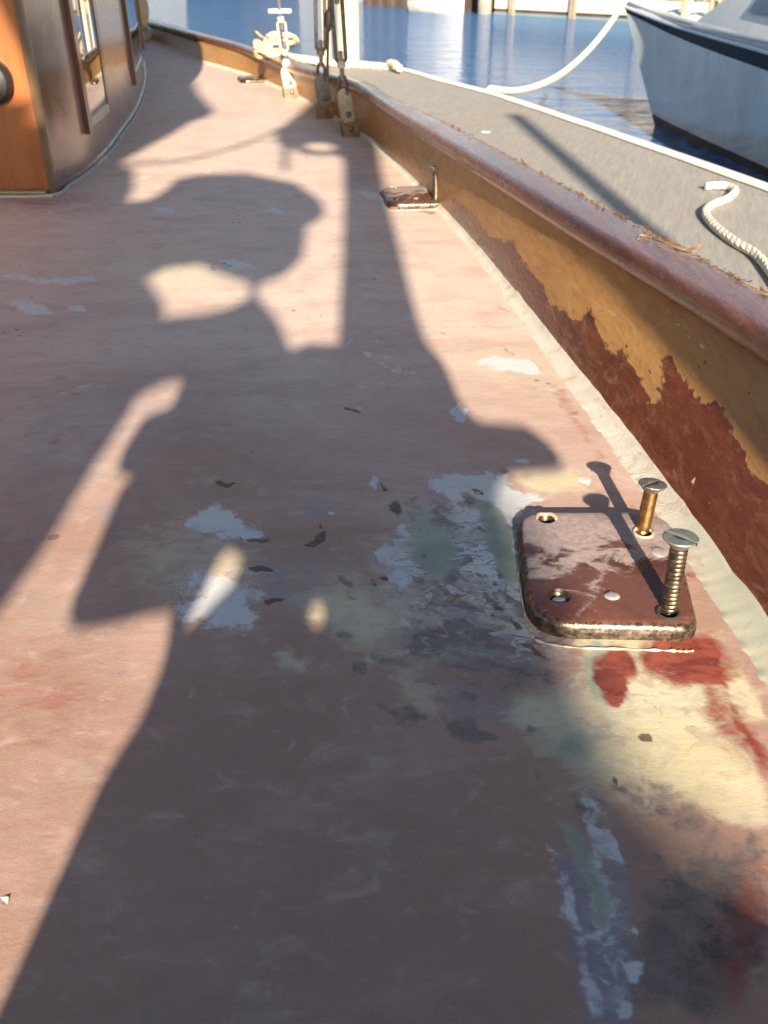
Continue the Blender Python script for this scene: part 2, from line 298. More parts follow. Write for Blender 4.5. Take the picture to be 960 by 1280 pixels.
    # scattered specks and scratches
    vo = t.n('TexVoronoi', {'Vector': t.vec((1, 1, 1)), 'Scale': 30.0, 'Randomness': 1.0}); sp = t.math('MULTIPLY', t.math('LESS_THAN', vo.outputs[0], t.ss(t.noise(6, 3), .5, .72, .0, .16)), .65)
    col = t.mix(sp, col, (.16, .10, .085))
    gl = t.math('MAXIMUM', t.math('MAXIMUM', fg, fc), t.math('MAXIMUM', fr, fd))
    rough = t.math('SUBTRACT', t.ss(fine, .3, .8, .50, .70), t.math('MULTIPLY', gl, .27))
    hgt = t.math('ADD', t.math('ADD', t.math('MULTIPLY', grit, .5), fine), t.math('ADD', t.math('MULTIPLY', fw, .5), t.math('MULTIPLY', t.math('ADD', fb, fg), .4)))
    return t.out(col, rough, t.bump(hgt, .5, .0009), Specular_IOR_Level=.5)
ys = [-2.5, -1.2, -.5, -.1, .1]; y = .17
while y < 7.6: ys.append(y); y += max(.0028, y * .0055)
ys = np.array(ys); us = np.concatenate([-np.linspace(3.2, .9, 14)[:-1], -np.linspace(.9, 0, 301)])
YY, UU = np.meshgrid(ys, us, indexing='ij'); XX = xb(YY) + .03 + UU
ZZ = .0012 * np.sin(XX * 9 + YY * 3) * np.cos(YY * 7 - XX * 4) * np.clip((xb(YY) - .05 - XX) * 8, 0, 1)
DV = np.stack([XX, YY, ZZ], -1).reshape(-1, 3)
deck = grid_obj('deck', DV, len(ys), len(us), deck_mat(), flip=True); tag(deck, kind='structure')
ppx, ppy = proj(DV)
def wavy(x, y, seed, octs=((70, 4.0), (30, 3.0), (13, 1.9), (6, 1.0))):
    g = np.random.default_rng(seed); o = np.zeros_like(x)
    for wl_px, amp in octs:
        for k in range(5):
            a = g.uniform(0, 6.283); ph = g.uniform(0, 6.283); f = 6.283 / (wl_px * g.uniform(.7, 1.4)); o += amp * .5 * np.sin(f * (x * math.cos(a) + 1.4 * y * math.sin(a)) + ph)
    return o
far_ = np.clip((ppy - 150) / 450, .12, 1)
ppx2 = ppx + wavy(ppx, ppy, 1) * .75 * far_; ppy2 = ppy + wavy(ppx, ppy, 2) * .5 * far_
def blots(n, cx, cy, sx, sy, r0, r1, asp, rot, soft, amt):
    out = []
    for k in range(n):
        x, y_ = random.gauss(cx, sx), random.gauss(cy, sy); r = random.uniform(r0, r1) * random.uniform(.4, 1)
        a = random.uniform(*asp); q = rot + random.gauss(0, .35); c, s_ = math.cos(q), math.sin(q); P = []
        for i in range(9):
            t = 6.283 * i / 9; rr = r * random.uniform(.55, 1.3); u, v = rr * a * math.cos(t), rr * math.sin(t); P.append((x + u * c - v * s_, y_ + u * s_ + v * c))
        out.append((P, soft, random.uniform(*amt)))
    return out
LAYERS['white'] += blots(40, 570, 690, 70, 55, 2, 9, (1, 2.6), .5, 4, (.6, 1)) + blots(22, 750, 1130, 28, 90, 3, 10, (1, 2.5), 1.3, 6, (.55, .85)) + blots(14, 290, 735, 60, 25, 3, 10, (1, 2.5), .3, 6, (.5, .75)) + blots(30, 150, 330, 120, 70, 3, 8, (2, 5), .05, 5, (.45, .75)) + blots(16, 580, 440, 60, 60, 3, 8, (2, 4), .15, 5, (.5, .75)) + blots(18, 300, 200, 90, 50, 2, 5, (2, 5), .05, 3, (.5, .8))
LAYERS['dark'] += blots(60, 570, 735, 75, 50, 2, 12, (1, 3), .45, 4, (.6, 1)) + blots(26, 800, 1050, 60, 80, 3, 14, (1, 2.5), .8, 9, (.5, .8)) + blots(20, 560, 890, 60, 30, 3, 12, (1, 3), .4, 6, (.5, .8)) + blots(30, 300, 600, 180, 150, 1.5, 5, (1, 3), .2, 4, (.5, .8)) + blots(12, 620, 470, 40, 40, 2, 6, (1.5, 3), .2, 4, (.4, .65))
LAYERS['cream'] += blots(26, 540, 770, 80, 40, 4, 16, (1, 2.5), .4, 8, (.55, .85)) + blots(14, 800, 920, 60, 40, 6, 20, (1, 2), .6, 10, (.6, .9)) + blots(20, 420, 620, 160, 120, 4, 14, (1.5, 3), .2, 9, (.4, .6))
LAYERS['blue'] += blots(30, 500, 720, 110, 70, 8, 26, (1, 2.5), .4, 12, (.4, .7)) + blots(30, 250, 900, 160, 200, 12, 40, (1, 2.5), .4, 25, (.3, .5))
LAYERS['brown'] += blots(26, 430, 660, 120, 80, .8, 3.2, (1, 3.5), .3, 2, (.6, .95)) + blots(14, 640, 760, 30, 40, 1, 5, (1, 3), .5, 3, (.6, .9)) + blots(12, 870, 1060, 40, 60, 3, 10, (1, 2), .8, 6, (.5, .8))
LAYERS['cream'] += [(ell(560, 700, 120, 95, .4), 45, .46), (ell(250, 700, 110, 70, .2), 40, .5), (ell(820, 880, 120, 100, .4), 40, .72), (ell(640, 460, 90, 30, .2), 20, .5), (ell(200, 340, 160, 40, .05), 25, .5)]
LAYERS['white'] += [(ell(560, 660, 90, 70, .3), 40, .36), (ell(270, 735, 70, 35, .1), 22, .56), (ell(760, 1130, 26, 150, -.1), 20, .52)]
LAYERS['dark'] += [(ell(880, 1170, 120, 140, .3), 50, .62), (ell(600, 820, 130, 50, .25), 30, .56), (ell(840, 1010, 90, 40, .5), 25, .54)]
LAYERS['cream'] += [(ell(520, 760, 70, 40, .4), 24, .58), (ell(780, 930, 110, 70, .6), 30, .85), (ell(700, 900, 70, 40, .2), 20, .75)]
LAYERS['white'] += [(ell(745, 1090, 22, 110, -.12), 14, .62), (ell(505, 700, 26, 50, .2), 12, .66)]
LAYERS['brown'] += [(ell(890, 1170, 100, 120, .3), 60, .48)]
LAYERS['spill'] = [(ell(570, 715, 85, 80, .5), 50, .85), (ell(640, 800, 70, 22, .25), 20, .8), (ell(755, 1130, 34, 150, -.12), 28, .5), (ell(275, 700, 60, 60, .3), 40, .35)]
LAYERS['creamwear'] = [(ell(800, 890, 120, 100, .4), 40, 1), (ell(520, 790, 80, 50, .3), 40, .8)]
LAYERS['red'] += [(ell(850, 830, 60, 26, .2), 14, .95), (ell(930, 1170, 60, 110, .2), 40, .50), (ell(770, 835, 26, 30, .2), 10, .9), (ell(905, 900, 26, 80, -.5), 16, .6), (ell(60, 880, 160, 120, 0), 70, .36), (ell(60, 250, 90, 30, 0), 20, .46)]
LAYERS['green'] += [(ell(540, 685, 26, 45, -.4), 10, .9), (ell(625, 680, 16, 60, -.35), 8, .95), (ell(745, 835, 14, 40, .1), 8, .8)]
LAYERS['white'] += blots(30, 610, 640, 40, 35, 4, 12, (1, 2.2), .6, 4, (.8, 1)) + blots(30, 480, 460, 40, 30, 2, 6, (2, 4), .1, 4, (.5, .8))
LAYERS['dark'] += blots(40, 600, 700, 45, 45, 3, 11, (1, 2.5), .6, 3, (.8, 1))
LAYERS['red'] += blots(10, 880, 860, 30, 40, 2, 9, (1, 3), .9, 5, (.5, .9)) + blots(10, 690, 500, 30, 50, 2, 5, (2, 4), .9, 4, (.4, .6))
LAYERS = {k: [(p_, s_ * 1.25 + .5, a_) for p_, s_, a_ in v] for k, v in LAYERS.items()}
for nm, pol in LAYERS.items():
    at = deck.data.attributes.new(nm, 'FLOAT', 'POINT'); at.data.foreach_set('value', pmask(ppx2, ppy2, pol))

# ================================================================ bulwark with cap rail
def wood_inner():
    t = T('worn_bulwark_wood'); v = t.vec((14, 1.2, 14))
    gr = t.noise(7, 7, v, .65, .4); big = t.noise(5, 5, None, .6); fine = t.noise(160, 4, t.vec((1, .35, 1)), .7)
    och = t.mix(t.ss(gr, .3, .7), (.33, .165, .052), (.42, .235, .082)); och = t.mix(t.math('MULTIPLY', t.ss(big, .45, .7), .5), och, (.30, .15, .06)); och = t.mix(t.math('MULTIPLY', t.ss(fine, .52, .72), .5), och, (.20, .10, .04)); och = t.mix(t.ss(t.noise(9, 8, t.vec((5, .6, 5)), .75, 1.2), .54, .68, 0, .6), och, (.26, .12, .045))
    och = t.mix(t.math('MULTIPLY', t.ss(t.noise(14, 6, t.vec((3, 1, 3)), .7, 1.0), .60, .72), .5), och, (.52, .37, .2))
    e = t.math('SUBTRACT', t.noise(70, 8, t.vec((1, .6, 1)), .7, .5), .5)
    f = t.ss(t.math('ADD', t.attr('stain'), t.math('MULTIPLY', e, .85)), .30, .66); f = t.math('MULTIPLY', f, t.ss(t.noise(34, 8, t.vec((1.5, .5, 1.5)), .75, .8), .30, .46, .55, 1))
    red = t.mix(t.ss(gr, .35, .7), (.07, .021, .012), (.165, .058, .026)); red = t.mix(t.ss(big, .4, .68, 0, .8), red, (.10, .022, .013)); red = t.mix(t.ss(t.noise(11, 7, t.vec((2.5, 1, 2.5), (.4, 0, .1)), .72, 1.4), .52, .68, 0, .6), red, (.22, .09, .04)); red = t.mix(t.ss(t.noise(8, 8, t.vec((7, .5, 7)), .72, .8), .52, .66, 0, .7), red, (.055, .018, .012)); red = t.mix(t.math('MULTIPLY', t.ss(fine, .55, .8), .5), red, (.28, .14, .09))
    col = t.mix(f, och, red)
    dust = t.ss(t.math('ADD', t.attr('dust'), t.math('MULTIPLY', e, .9)), .35, .75, 0, .6); col = t.mix(dust, col, (.50, .36, .28))
    col = t.mix(t.ss(t.math('ADD', t.attr('scratch'), t.math('MULTIPLY', e, .4)), .4, .6, 0, .8), col, (.60, .54, .46))
    col = t.mix(t.ss(t.attr('gouge'), .3, .6, 0, .85), col, (.06, .035, .025))
    return t.out(col, t.math('SUBTRACT', t.ss(fine, .3, .7, .32, .46), t.math('MULTIPLY', f, .14)), t.bump(t.math('ADD', t.math('ADD', gr, fine), t.math('MULTIPLY', f, .6)), .55, .0012), Specular_IOR_Level=.4)
def wood_cap():
    t = T('varnished_cap_rail'); gr = t.noise(6, 7, t.vec((22, 1.3, 22)), .65, .4); big = t.noise(7, 6, None, .65, .8); fine = t.noise(130, 5, t.vec((1, .4, 1)), .7)
    col = t.mix(t.ss(gr, .3, .7), (.10, .034, .016), (.20, .074, .034)); col = t.mix(t.ss(big, .48, .66, 0, .6), col, (.19, .075, .05))
    e = t.noise(60, 8, t.vec((1, .6, 1)), .72, .6); bare = t.ss(t.math('ADD', t.math('MULTIPLY', t.attr('edge'), .33), e), .70, .82); col = t.mix(bare, col, (.30, .17, .085))
    pale = t.ss(t.noise(26, 8, t.vec((2, .7, 2)), .75, 1.0), .56, .68, 0, .7); col = t.mix(pale, col, (.36, .24, .20)); col = t.mix(t.ss(t.noise(16, 8, t.vec((3, .5, 3), (.2, 0, 0)), .75, 1), .54, .66, 0, .6), col, (.055, .02, .015))
    rough = t.math('ADD', t.ss(big, .3, .7, .20, .34), t.math('MULTIPLY', bare, .4)); rough = t.math('ADD', rough, t.math('MULTIPLY', pale, .2))
    return t.out(col, rough, t.bump(t.math('ADD', t.math('ADD', gr, fine), t.math('MULTIPLY', t.math('ADD', bare, pale), 1.2)), .65, .0018), Specular_IOR_Level=.6, Coat_Weight=.5, Coat_Roughness=.24)
bulwark = empty('bulwark', (.3, .5, 0))
tag(bulwark, 'long curved wooden bulwark with peeling ochre and red brown varnish along the deck edge', 'bulwark')
by = []; y = -1.5
while y < 7.4: by.append(y); y += max(.0035, abs(y) * .005) if y > .35 else .08
by = np.array(by); nz = 44; zz = np.linspace(-.01, 1, nz)
Yb, Fb = np.meshgrid(by, zz, indexing='ij'); Zb = Fb * hz(Yb); Xb = xb(Yb) + (xl(Yb) + .010 - xb(Yb)) * Fb
BV = np.stack([Xb, Yb, Zb], -1).reshape(-1, 3)
inv = Matrix.Translation(bulwark.location)
def child(o, p): o.parent = p; o.matrix_parent_inverse = p.matrix_basis.inverted(); return o
panel = child(grid_obj('inner_panel', BV, len(by), nz, wood_inner()), bulwark)
qx, qy = proj(BV); fz = np.clip((qy - 120) / 400, .1, 1); qx, qy = qx + wavy(qx, qy, 5, ((40, 2), (18, 2.2), (8, 1.4), (4, .8))) * fz, qy + wavy(qx, qy, 6, ((40, 2), (18, 2.2), (8, 1.4), (4, .8))) * fz
K = lambda pts: crop(800, 380, 3.05, pts)
stain = [(565,248),(580,256),(594,270),(613,297),(630,300),(643,302),(654,330),(666,342),(678,357),(689,378),(700,388),(713,395),(726,400),(738,386),(746,404),(754,427),(760,440),(765,443),(774,442),(781,432),(786,448),(792,460),(808,487),(812,506),(825,504)] + K([(85,290),(95,175),(125,215),(150,260),(190,330),(250,375),(285,385),(310,410),(335,455),(360,500),(390,545),(410,600),(415,660),(445,668),(480,690),(700,800),(700,2200)]) + [(960,1300),(930,860),(770,580),(640,400),(560,285)]
dustp = [([(600,330),(720,440),(800,560),(780,590),(690,470)], 12, .55), ([(555,255),(620,320),(690,420),(670,425),(600,340)], 8, .55), ([(850,640),(960,760),(960,900),(900,740)], 10, .6)]
scr = [(K([(118,25),(124,20),(140,38),(134,42)]), 1.2, 1), (K([(145,80),(150,76),(186,112),(182,117)]), 1.2, .8), (K([(215,143),(220,138),(266,175),(262,180)]), 1.1, .8), (K([(300,210),(305,205),(325,222),(320,226)]), 1.2, .9), (K([(345,240),(350,236),(366,250),(362,253)]), 1.1, .8), (K([(390,272),(398,265),(432,293),(425,298)]), 1.5, 1), (K([(190,680),(215,668),(222,676),(195,690)]), 1.5, .7), (K([(250,760),(254,758),(285,795),(281,798)]), 1, .7), (K([(330,1090),(350,1080),(370,1130),(350,1150)]), 3, .8)]
gou = [(K([(212,245),(255,200),(262,205),(222,250)]), 1.3, .9), (K([(0,225),(4,222),(180,480),(174,484)]), .9, .7), (K([(170,295),(185,285),(190,292),(178,300)]), 1, .8), (K([(400,350),(415,350),(412,360)]), 1, .8), ([(752,425),(756,424),(800,480),(797,482)], .8, .6), (K([(60,800),(64,797),(160,930),(155,934)]), .9, .6), (K([(240,580),(244,578),(330,720),(326,722)]), .9, .5)]
for nm, pol in {'stain': [(stain, 5, 1)], 'dust': dustp, 'scratch': scr, 'gouge': gou}.items():
    panel.data.attributes.new(nm, 'FLOAT', 'POINT').data.foreach_set('value', pmask(qx, qy, pol))
# cap rail: a closed section swept along the edge
prof = [(.012, -.001, 0, 0), (.002, 0, 0, 0), (-.002, .004, 0, 0), (-.0035, .010, 0, 0), (-.0028, .0175, 0, 0), (-.0008, .0222, 0, 0), (.0026, .0244, 0, 0), (.0065, .0252, 0, 0)]
ntop = 14
cy = by[::1]; rows = []; edge = []
rj = np.interp(cy, np.arange(-2, 9, .012), rng.normal(0, 1, len(np.arange(-2, 9, .012))))
for k, yy in enumerate(cy):
    L, O, z0 = float(xl(yy)), float(max(xo(yy), xl(yy) + .035)), float(hz(yy)); row = []; er = []
    for dx, dz, _, _ in prof: row.append((L + dx, yy, z0 + dz)); er.append(0)
    jag = .0016 * rj[k] + .0009 * random.gauss(0, 1)
    for q in range(1, ntop + 1):
        f = (q / ntop) ** 1.25; x = L + .0065 + (O - L - .0065 + (jag if q > 9 else 0) * (q - 9) / 5) * f
        row.append((x, yy, z0 + .0252 + .0006 * math.sin(math.pi * f) - .0015 * f * f)); er.append(max(0, (f - .45) / .55))
    row += [(O + jag + .002, yy, z0 + .018), (O + jag + .001, yy, z0 + .004), (O - .004, yy, z0 - .003), (max(O - .02, L + .022), yy, z0 - .003), (max(O - .022, float(xb(yy)) + .03), yy, -.02), (max(O - .06, float(xb(yy)) + .01), yy, -.95)]; er += [1, .6, 0, 0, 0, 0]
    rows.append(row); edge.append(er)
nc = len(rows[0]); CV = np.array(rows).reshape(-1, 3)
cap = child(grid_obj('cap_rail', CV[:].reshape(len(cy), nc, 3)[:, :nc - 2].reshape(-1, 3), len(cy), nc - 2, wood_cap()), bulwark)
cap.data.attributes.new('edge', 'FLOAT', 'POINT').data.foreach_set('value', np.array(edge)[:, :nc - 2].astype(np.float32).ravel())
hullm = worn('white_topside_paint', (.6, .6, .58), (.5, .5, .48), 12, .4)
child(grid_obj('outer_planking', CV.reshape(len(cy), nc, 3)[:, nc - 3:].reshape(-1, 3), len(cy), 3, hullm), bulwark)
# curled flakes along the outer edge of the cap
flm = worn('flaking_varnish', (.27, .12, .045), (.38, .20, .09), 60, .6, .3)
bm = bmesh.new()
for k in range(150):
    yy = random.choice([random.uniform(.75, 1.25), random.uniform(.75, 2.0)]); xx = float(xo(yy)) - abs(random.gauss(0, .006)) + .002; z = float(hz(yy)) + .0245
    ln = random.choice([.002, .003, .004, .006, .011]) * random.uniform(.7, 1.3); a = random.gauss(1.75, .45); wd = random.uniform(.0012, .0035); c = random.uniform(.02, .35)
    d = Vector((math.cos(a), math.sin(a), 0)); s = Vector((-d.y, d.x, 0)); pr = None
    for i in range(5):
        f = i / 4; p = Vector((xx, yy, z + .0005)) + d * ln * (f - .5) + Vector((0, 0, c * ln * (f - .4) ** 2 * 2))
        cur = [bm.verts.new(p - s * wd * (1 - .6 * f)), bm.verts.new(p + s * wd * (1 - .6 * f))]
        if pr: bm.faces.new((pr[0], pr[1], cur[1], cur[0]))
        pr = cur
r_ = bmesh.ops.solidify(bm, geom=bm.faces[:], thickness=.0006)
fl = child(obj('varnish_flake', bm, flm), bulwark); fl['kind'] = 'stuff'
bm = bmesh.new()
def on_cap(px, py, dz=.002): q = atz(px, py, .1425 + dz); return Vector((q.x, q.y, .1435 + dz))
add_tube(bm, spline([on_cap(818, 300), on_cap(836, 307, .004), on_cap(858, 314, .003), on_cap(866, 315, .004)], 5), [.0012] * 15 + [.0008], 6)
add_tube(bm, spline([on_cap(858, 314, .003), on_cap(870, 311, .008), on_cap(875, 306, .012)], 4), .0011, 6)
add_tube(bm, spline([on_cap(798, 300), on_cap(799, 295, .003), on_cap(806, 296, .002), on_cap(814, 298)], 4), .0011, 6)
child(obj('splinter', bm, flm), bulwark)

# white sealant fillet at the foot of the bulwark
def fillet_mat():
    t = T('sealant_fillet_filler'); a = t.noise(30, 7, None, .7); b = t.noise(420, 4, None, .75)
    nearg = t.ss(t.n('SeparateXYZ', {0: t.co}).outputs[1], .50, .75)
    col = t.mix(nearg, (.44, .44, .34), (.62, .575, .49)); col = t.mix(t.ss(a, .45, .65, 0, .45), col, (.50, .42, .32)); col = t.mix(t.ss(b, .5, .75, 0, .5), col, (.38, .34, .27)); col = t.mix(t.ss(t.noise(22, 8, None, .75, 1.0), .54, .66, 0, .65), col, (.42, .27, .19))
    return t.out(col, t.ss(nearg, 0, 1, .35, .75), t.bump(t.math('ADD', a, b), t.ss(nearg, 0, 1, .12, .6), .0016))
fy = by[(by > .15)]; fv = []
ja = np.interp(fy, np.arange(0, 9, .016), rng.normal(0, 1, len(np.arange(0, 9, .016)))); jb = np.interp(fy, np.arange(0, 9, .02), rng.normal(0, 1, len(np.arange(0, 9, .02))))
for k, yy in enumerate(fy):
    wd = float(np.interp(yy, [.2, .5, .65, .9, 1.3, 2, 4], [.020, .018, .017, .017, .0145, .012, .011])) * (1 + .03 * ja[k] + random.gauss(0, .05)); hh = (.011 if yy < 1.2 else .009) * (1 + .05 * jb[k]); x0 = float(xb(yy))
    for i in range(9):
        f = i / 8; a = f * math.pi / 2
        zq = .0008 + hh * (1 - math.cos(a)) if i else -.002
        xq = x0 - wd + wd * math.sin(a) * 1.0
        xq = float(face_x(yy, max(zq, 0))) - wd * (1 - math.sin(a)) - .0006 if i < 8 else float(face_x(yy, zq)) + .002
        fv.append((xq, yy, zq))
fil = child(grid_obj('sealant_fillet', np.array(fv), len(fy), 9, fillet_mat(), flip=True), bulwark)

# ================================================================ deck plates and screws
def plate_mat():
    t = T('painted_bronze_plate'); sx = t.n('SeparateXYZ', {0: t.co}); X, Y, Z = sx.outputs
    e = t.noise(30, 8, t.vec((.9, 1.4, 1)), .62, .6); f2 = t.noise(200, 5, None, .7); big = t.noise(16, 3, t.vec((1, 1, 1), (0, 0, .4)))
    g = t.math('ADD', e, t.math('MULTIPLY', t.math('ABSOLUTE', t.math('ADD', Y, .016)), -4.2))     # thick in a band through the middle and front
    g = t.math('ADD', g, t.ss(Y, -.06, -.015, .30, .03))
    br = t.ss(g, .40, .51)
    pink = t.mix(t.ss(f2, .35, .7), (.30, .225, .20), (.41, .32, .285))
    brown = t.mix(t.ss(big, .4, .6), (.085, .029, .019), (.14, .055, .035)); brown = t.mix(t.ss(f2, .5, .72, 0, .4), brown, (.18, .10, .07))
    col = t.mix(br, pink, brown)
    nz_ = t.n('SeparateXYZ', {0: t.n('NewGeometry').outputs['Normal']}).outputs[2]
    ed = t.ss(t.math('ADD', nz_, t.math('MULTIPLY', t.math('SUBTRACT', f2, .5), .5)), .93, .70)
    col = t.mix(ed, col, t.mix(t.ss(f2, .4, .65), (.06, .042, .03), (.20, .155, .115)))
    return t.out(col, t.math('ADD', t.ss(br, 0, 1, .40, .22), t.math('MULTIPLY', f2, .12)), t.bump(t.math('ADD', t.math('MULTIPLY', br, .8), f2), .35, .0008), Metallic=t.math('MULTIPLY', ed, .75), Specular_IOR_Level=.55)
PM = plate_mat()
fillm = {'lip': worn('worn_bright_bronze', (.62, .40, .24), (.75, .6, .42), 90, .35, .3, .3), 'dark': worn('old_filler_dark', (.10, .09, .10), (.26, .24, .25), 120, .3, .3), 'grey': worn('old_filler_grey', (.30, .27, .25), (.42, .38, .34), 120, .4, .3)}
PLT = .013
def rounded(corners, rads, n=9):
    out = []; m = len(corners)
    for i in range(m):
        p = Vector(corners[i]); a = (Vector(corners[i - 1]) - p).normalized(); b = (Vector(corners[(i + 1) % m]) - p).normalized(); r = rads[i]
        p1, p2 = p + a * r, p + b * r
        for k in range(n + 1):
            t = k / n; out.append((1 - t) ** 2 * p1 + 2 * t * (1 - t) * p + t * t * p2)
    return out
def build_plate(root, corners, rads, holes, detail=True):
    """corners anticlockwise in local xy; holes: (x, y, r)"""
    ol = rounded(corners, rads); cx = sum((p for p in ol), Vector((0, 0))) / len(ol); N = len(ol)
    nrm = []
    for i in range(N):
        d = (ol[(i + 1) % N] - ol[i - 1]).normalized(); nrm.append(Vector((d.y, -d.x)))
    bm = bmesh.new(); loops = []
    for off, z in [(.0005, -.004), (.0005, .004), (0, .0075), (-.0012, .0102), (-.003, .0120), (-.0055, PLT)]:
        loops.append([bm.verts.new((*(p + n * off), z)) for p, n in zip(ol, nrm)])
    for A_, B_ in zip(loops, loops[1:]):
        for j in range(N): bm.faces.new((A_[j], A_[(j + 1) % N], B_[(j + 1) % N], B_[j]))
    te = [bm.edges.get((loops[-1][j], loops[-1][(j + 1) % N])) for j in range(N)]
    for hx, hy, hr in holes:
        K_ = 20; rr = []
        for q, z in ((hr, PLT), (hr * .90, PLT - .0012), (hr * .62, PLT - .005), (hr * .55, PLT - .0075)):
            rr.append([bm.verts.new((hx + q * math.cos(2 * math.pi * j / K_), hy + q * math.sin(2 * math.pi * j / K_), z)) for j in range(K_)])
        for A_, B_ in zip(rr, rr[1:]):
            for j in range(K_): bm.faces.new((A_[j], A_[(j + 1) % K_], B_[(j + 1) % K_], B_[j]))
        bm.faces.new(rr[-1])
        te += [bm.edges.get((rr[0][j], rr[0][(j + 1) % K_])) for j in range(K_)]
    bmesh.ops.triangle_fill(bm, use_beauty=True, edges=te)
    return obj('plate', bm, PM, root, ang=35)
def disc(name, root, x, y, r, z, m, dome=.0006, sq=1.0):
    bm = bmesh.new(); add_lathe(bm, [(r, -.0015), (r, 0), (r * .8, dome), (r * .4, dome * 1.3), (0, dome * 1.4)], Matrix.Translation((x, y, z)) @ Matrix.Diagonal((1, sq, 1, 1)), 18); return obj(name, bm, m, root)
def lw(p, o): return (p.x - o.x, p.y - o.y)
org = Vector((.165, .55, 0)); pt = lambda a, b: lw(atz(a, b, PLT), org)
plate0 = empty('deck_plate', org)
tag(plate0, 'near square bronze plate with flaking brown paint and two tall screws standing in it', 'deck plate', 'plates bedded on the deck by the bulwark')
build_plate(plate0, [pt(664, 778), pt(876, 783), pt(841, 637), pt(645, 637)], [.034, .014, .040, .028], [(*pt(683, 648), .0075), (*pt(699, 745), .0085), (*pt(806, 664), .0075), (*pt(834, 764), .0075)])
bm = bmesh.new(); hp = pt(683, 648); add_tube(bm, [(hp[0] + .0078 * math.cos(a), hp[1] + .0066 * math.sin(a), PLT - .0002 + .0010 * math.sin(a * 2) ** 2) for a in np.linspace(-.3, 3.3, 14)], [.0008] + [.0016] * 12 + [.0007], 8); obj('raised_burr', bm, fillm['lip'], plate0)
h_ = pt(700, 747); disc('hole_filler', plate0, *h_, .0062, PLT - .0042, fillm['dark'], .0016)
h_ = pt(765, 745); disc('hole_filler', plate0, *h_, .0058, PLT, fillm['grey'], .0012, .85)
h_ = pt(824, 690); disc('hole_filler', plate0, *h_, .0062, PLT, fillm['grey'], .0008, 1.2)
# wet bead of sealant squeezed out along the plate's foot
bead = worn('squeezed_sealant', (.60, .54, .40), (.46, .38, .28), 70, .25, .4)
bm = bmesh.new(); cr_ = [pt(650, 700), pt(656, 740), pt(664, 772), pt(678, 784), pt(720, 791), pt(780, 793), pt(840, 795), pt(862, 796), pt(872, 795)]
add_tube(bm, spline([(a, b, .0001) for a, b in cr_], 6), [.0003 + .0014 * random.random() ** 2 for _ in range(48)] + [.0003], 8); obj('sealant_bead', bm, bead, plate0)

def screw(label, base, top, threaded, m_sh, m_hd, rsh, rhd, group, slot=.3):
    ax = (top - base); L = ax.length; M = Matrix.Translation(Vector((0, 0, 0))) @ ax.to_track_quat('Z', 'Y').to_matrix().to_4x4()
    o = empty('screw', base); tag(o, label, 'screw', group)
    hh = rhd * .62
    bm = bmesh.new()
    if threaded:
        pitch = .0034; n = 20; z0 = -.006; z1 = L - hh * .9; turns = (z1 - z0) / pitch; per = 20; steps = int(turns * per); ring = []
        prof_ = [0, 1, 1, 0]; pz = [0, .35, .6, .95]; rows_ = []
        for s_ in range(steps + 1):
            a = 2 * math.pi * s_ / per; zb = z0 + pitch * s_ / per
            rows_.append([bm.verts.new(M @ Vector(((rsh * (.90 + .10 * pr_ * (.7 + .3 * math.sin(a * 1.3 + s_ * .11)))) * math.cos(a), (rsh * (.90 + .10 * pr_)) * math.sin(a), zb + pitch * q))) for pr_, q in zip(prof_, pz)])
        for A_, B_ in zip(rows_, rows_[1:]):
            for j in range(3): bm.faces.new((A_[j], B_[j], B_[j + 1], A_[j + 1]))
        add_lathe(bm, [(rsh * .86, z0 - .002), (rsh * .865, z1 + pitch)], M, 20)
    else:
        add_lathe(bm, [(rsh * 1.12, -.006), (rsh * 1.12, .0008), (rsh * 1.04, .0016), (rsh, .003), (rsh, L * .5), (rsh * .97, L - hh)], M, 24)
    obj('shank', bm, m_sh, o)
    bm = bmesh.new()
    add_lathe(bm, [(rsh * .9, L - hh * 1.12), (rsh * .98, L - hh * .95), (rhd * .93, L - hh * .22), (rhd, L - hh * .12), (rhd, L - .0006), (rhd * .96, L), (rhd * .5, L + .0003), (.0002, L + .0003)], M, 36)
    hd = obj('head', bm, m_hd, o)
    return o, M, L, rhd
slotm = worn('screw_slot_dirt', (.03, .028, .025), (.06, .05, .04), 100, .6)
bronze = worn('brass_shank', (.36, .21, .075), (.20, .11, .045), 150, .32, .25, .9)
bronze2 = worn('grimy_threaded_shank', (.24, .19, .125), (.09, .07, .05), 160, .32, .3, .85)
verd = worn('grey_green_screw_head', (.24, .26, .22), (.34, .34, .29), 170, .38, .35, .55)
verd2 = worn('tarnished_screw_head', (.27, .25, .21), (.20, .19, .17), 170, .36, .35, .6)
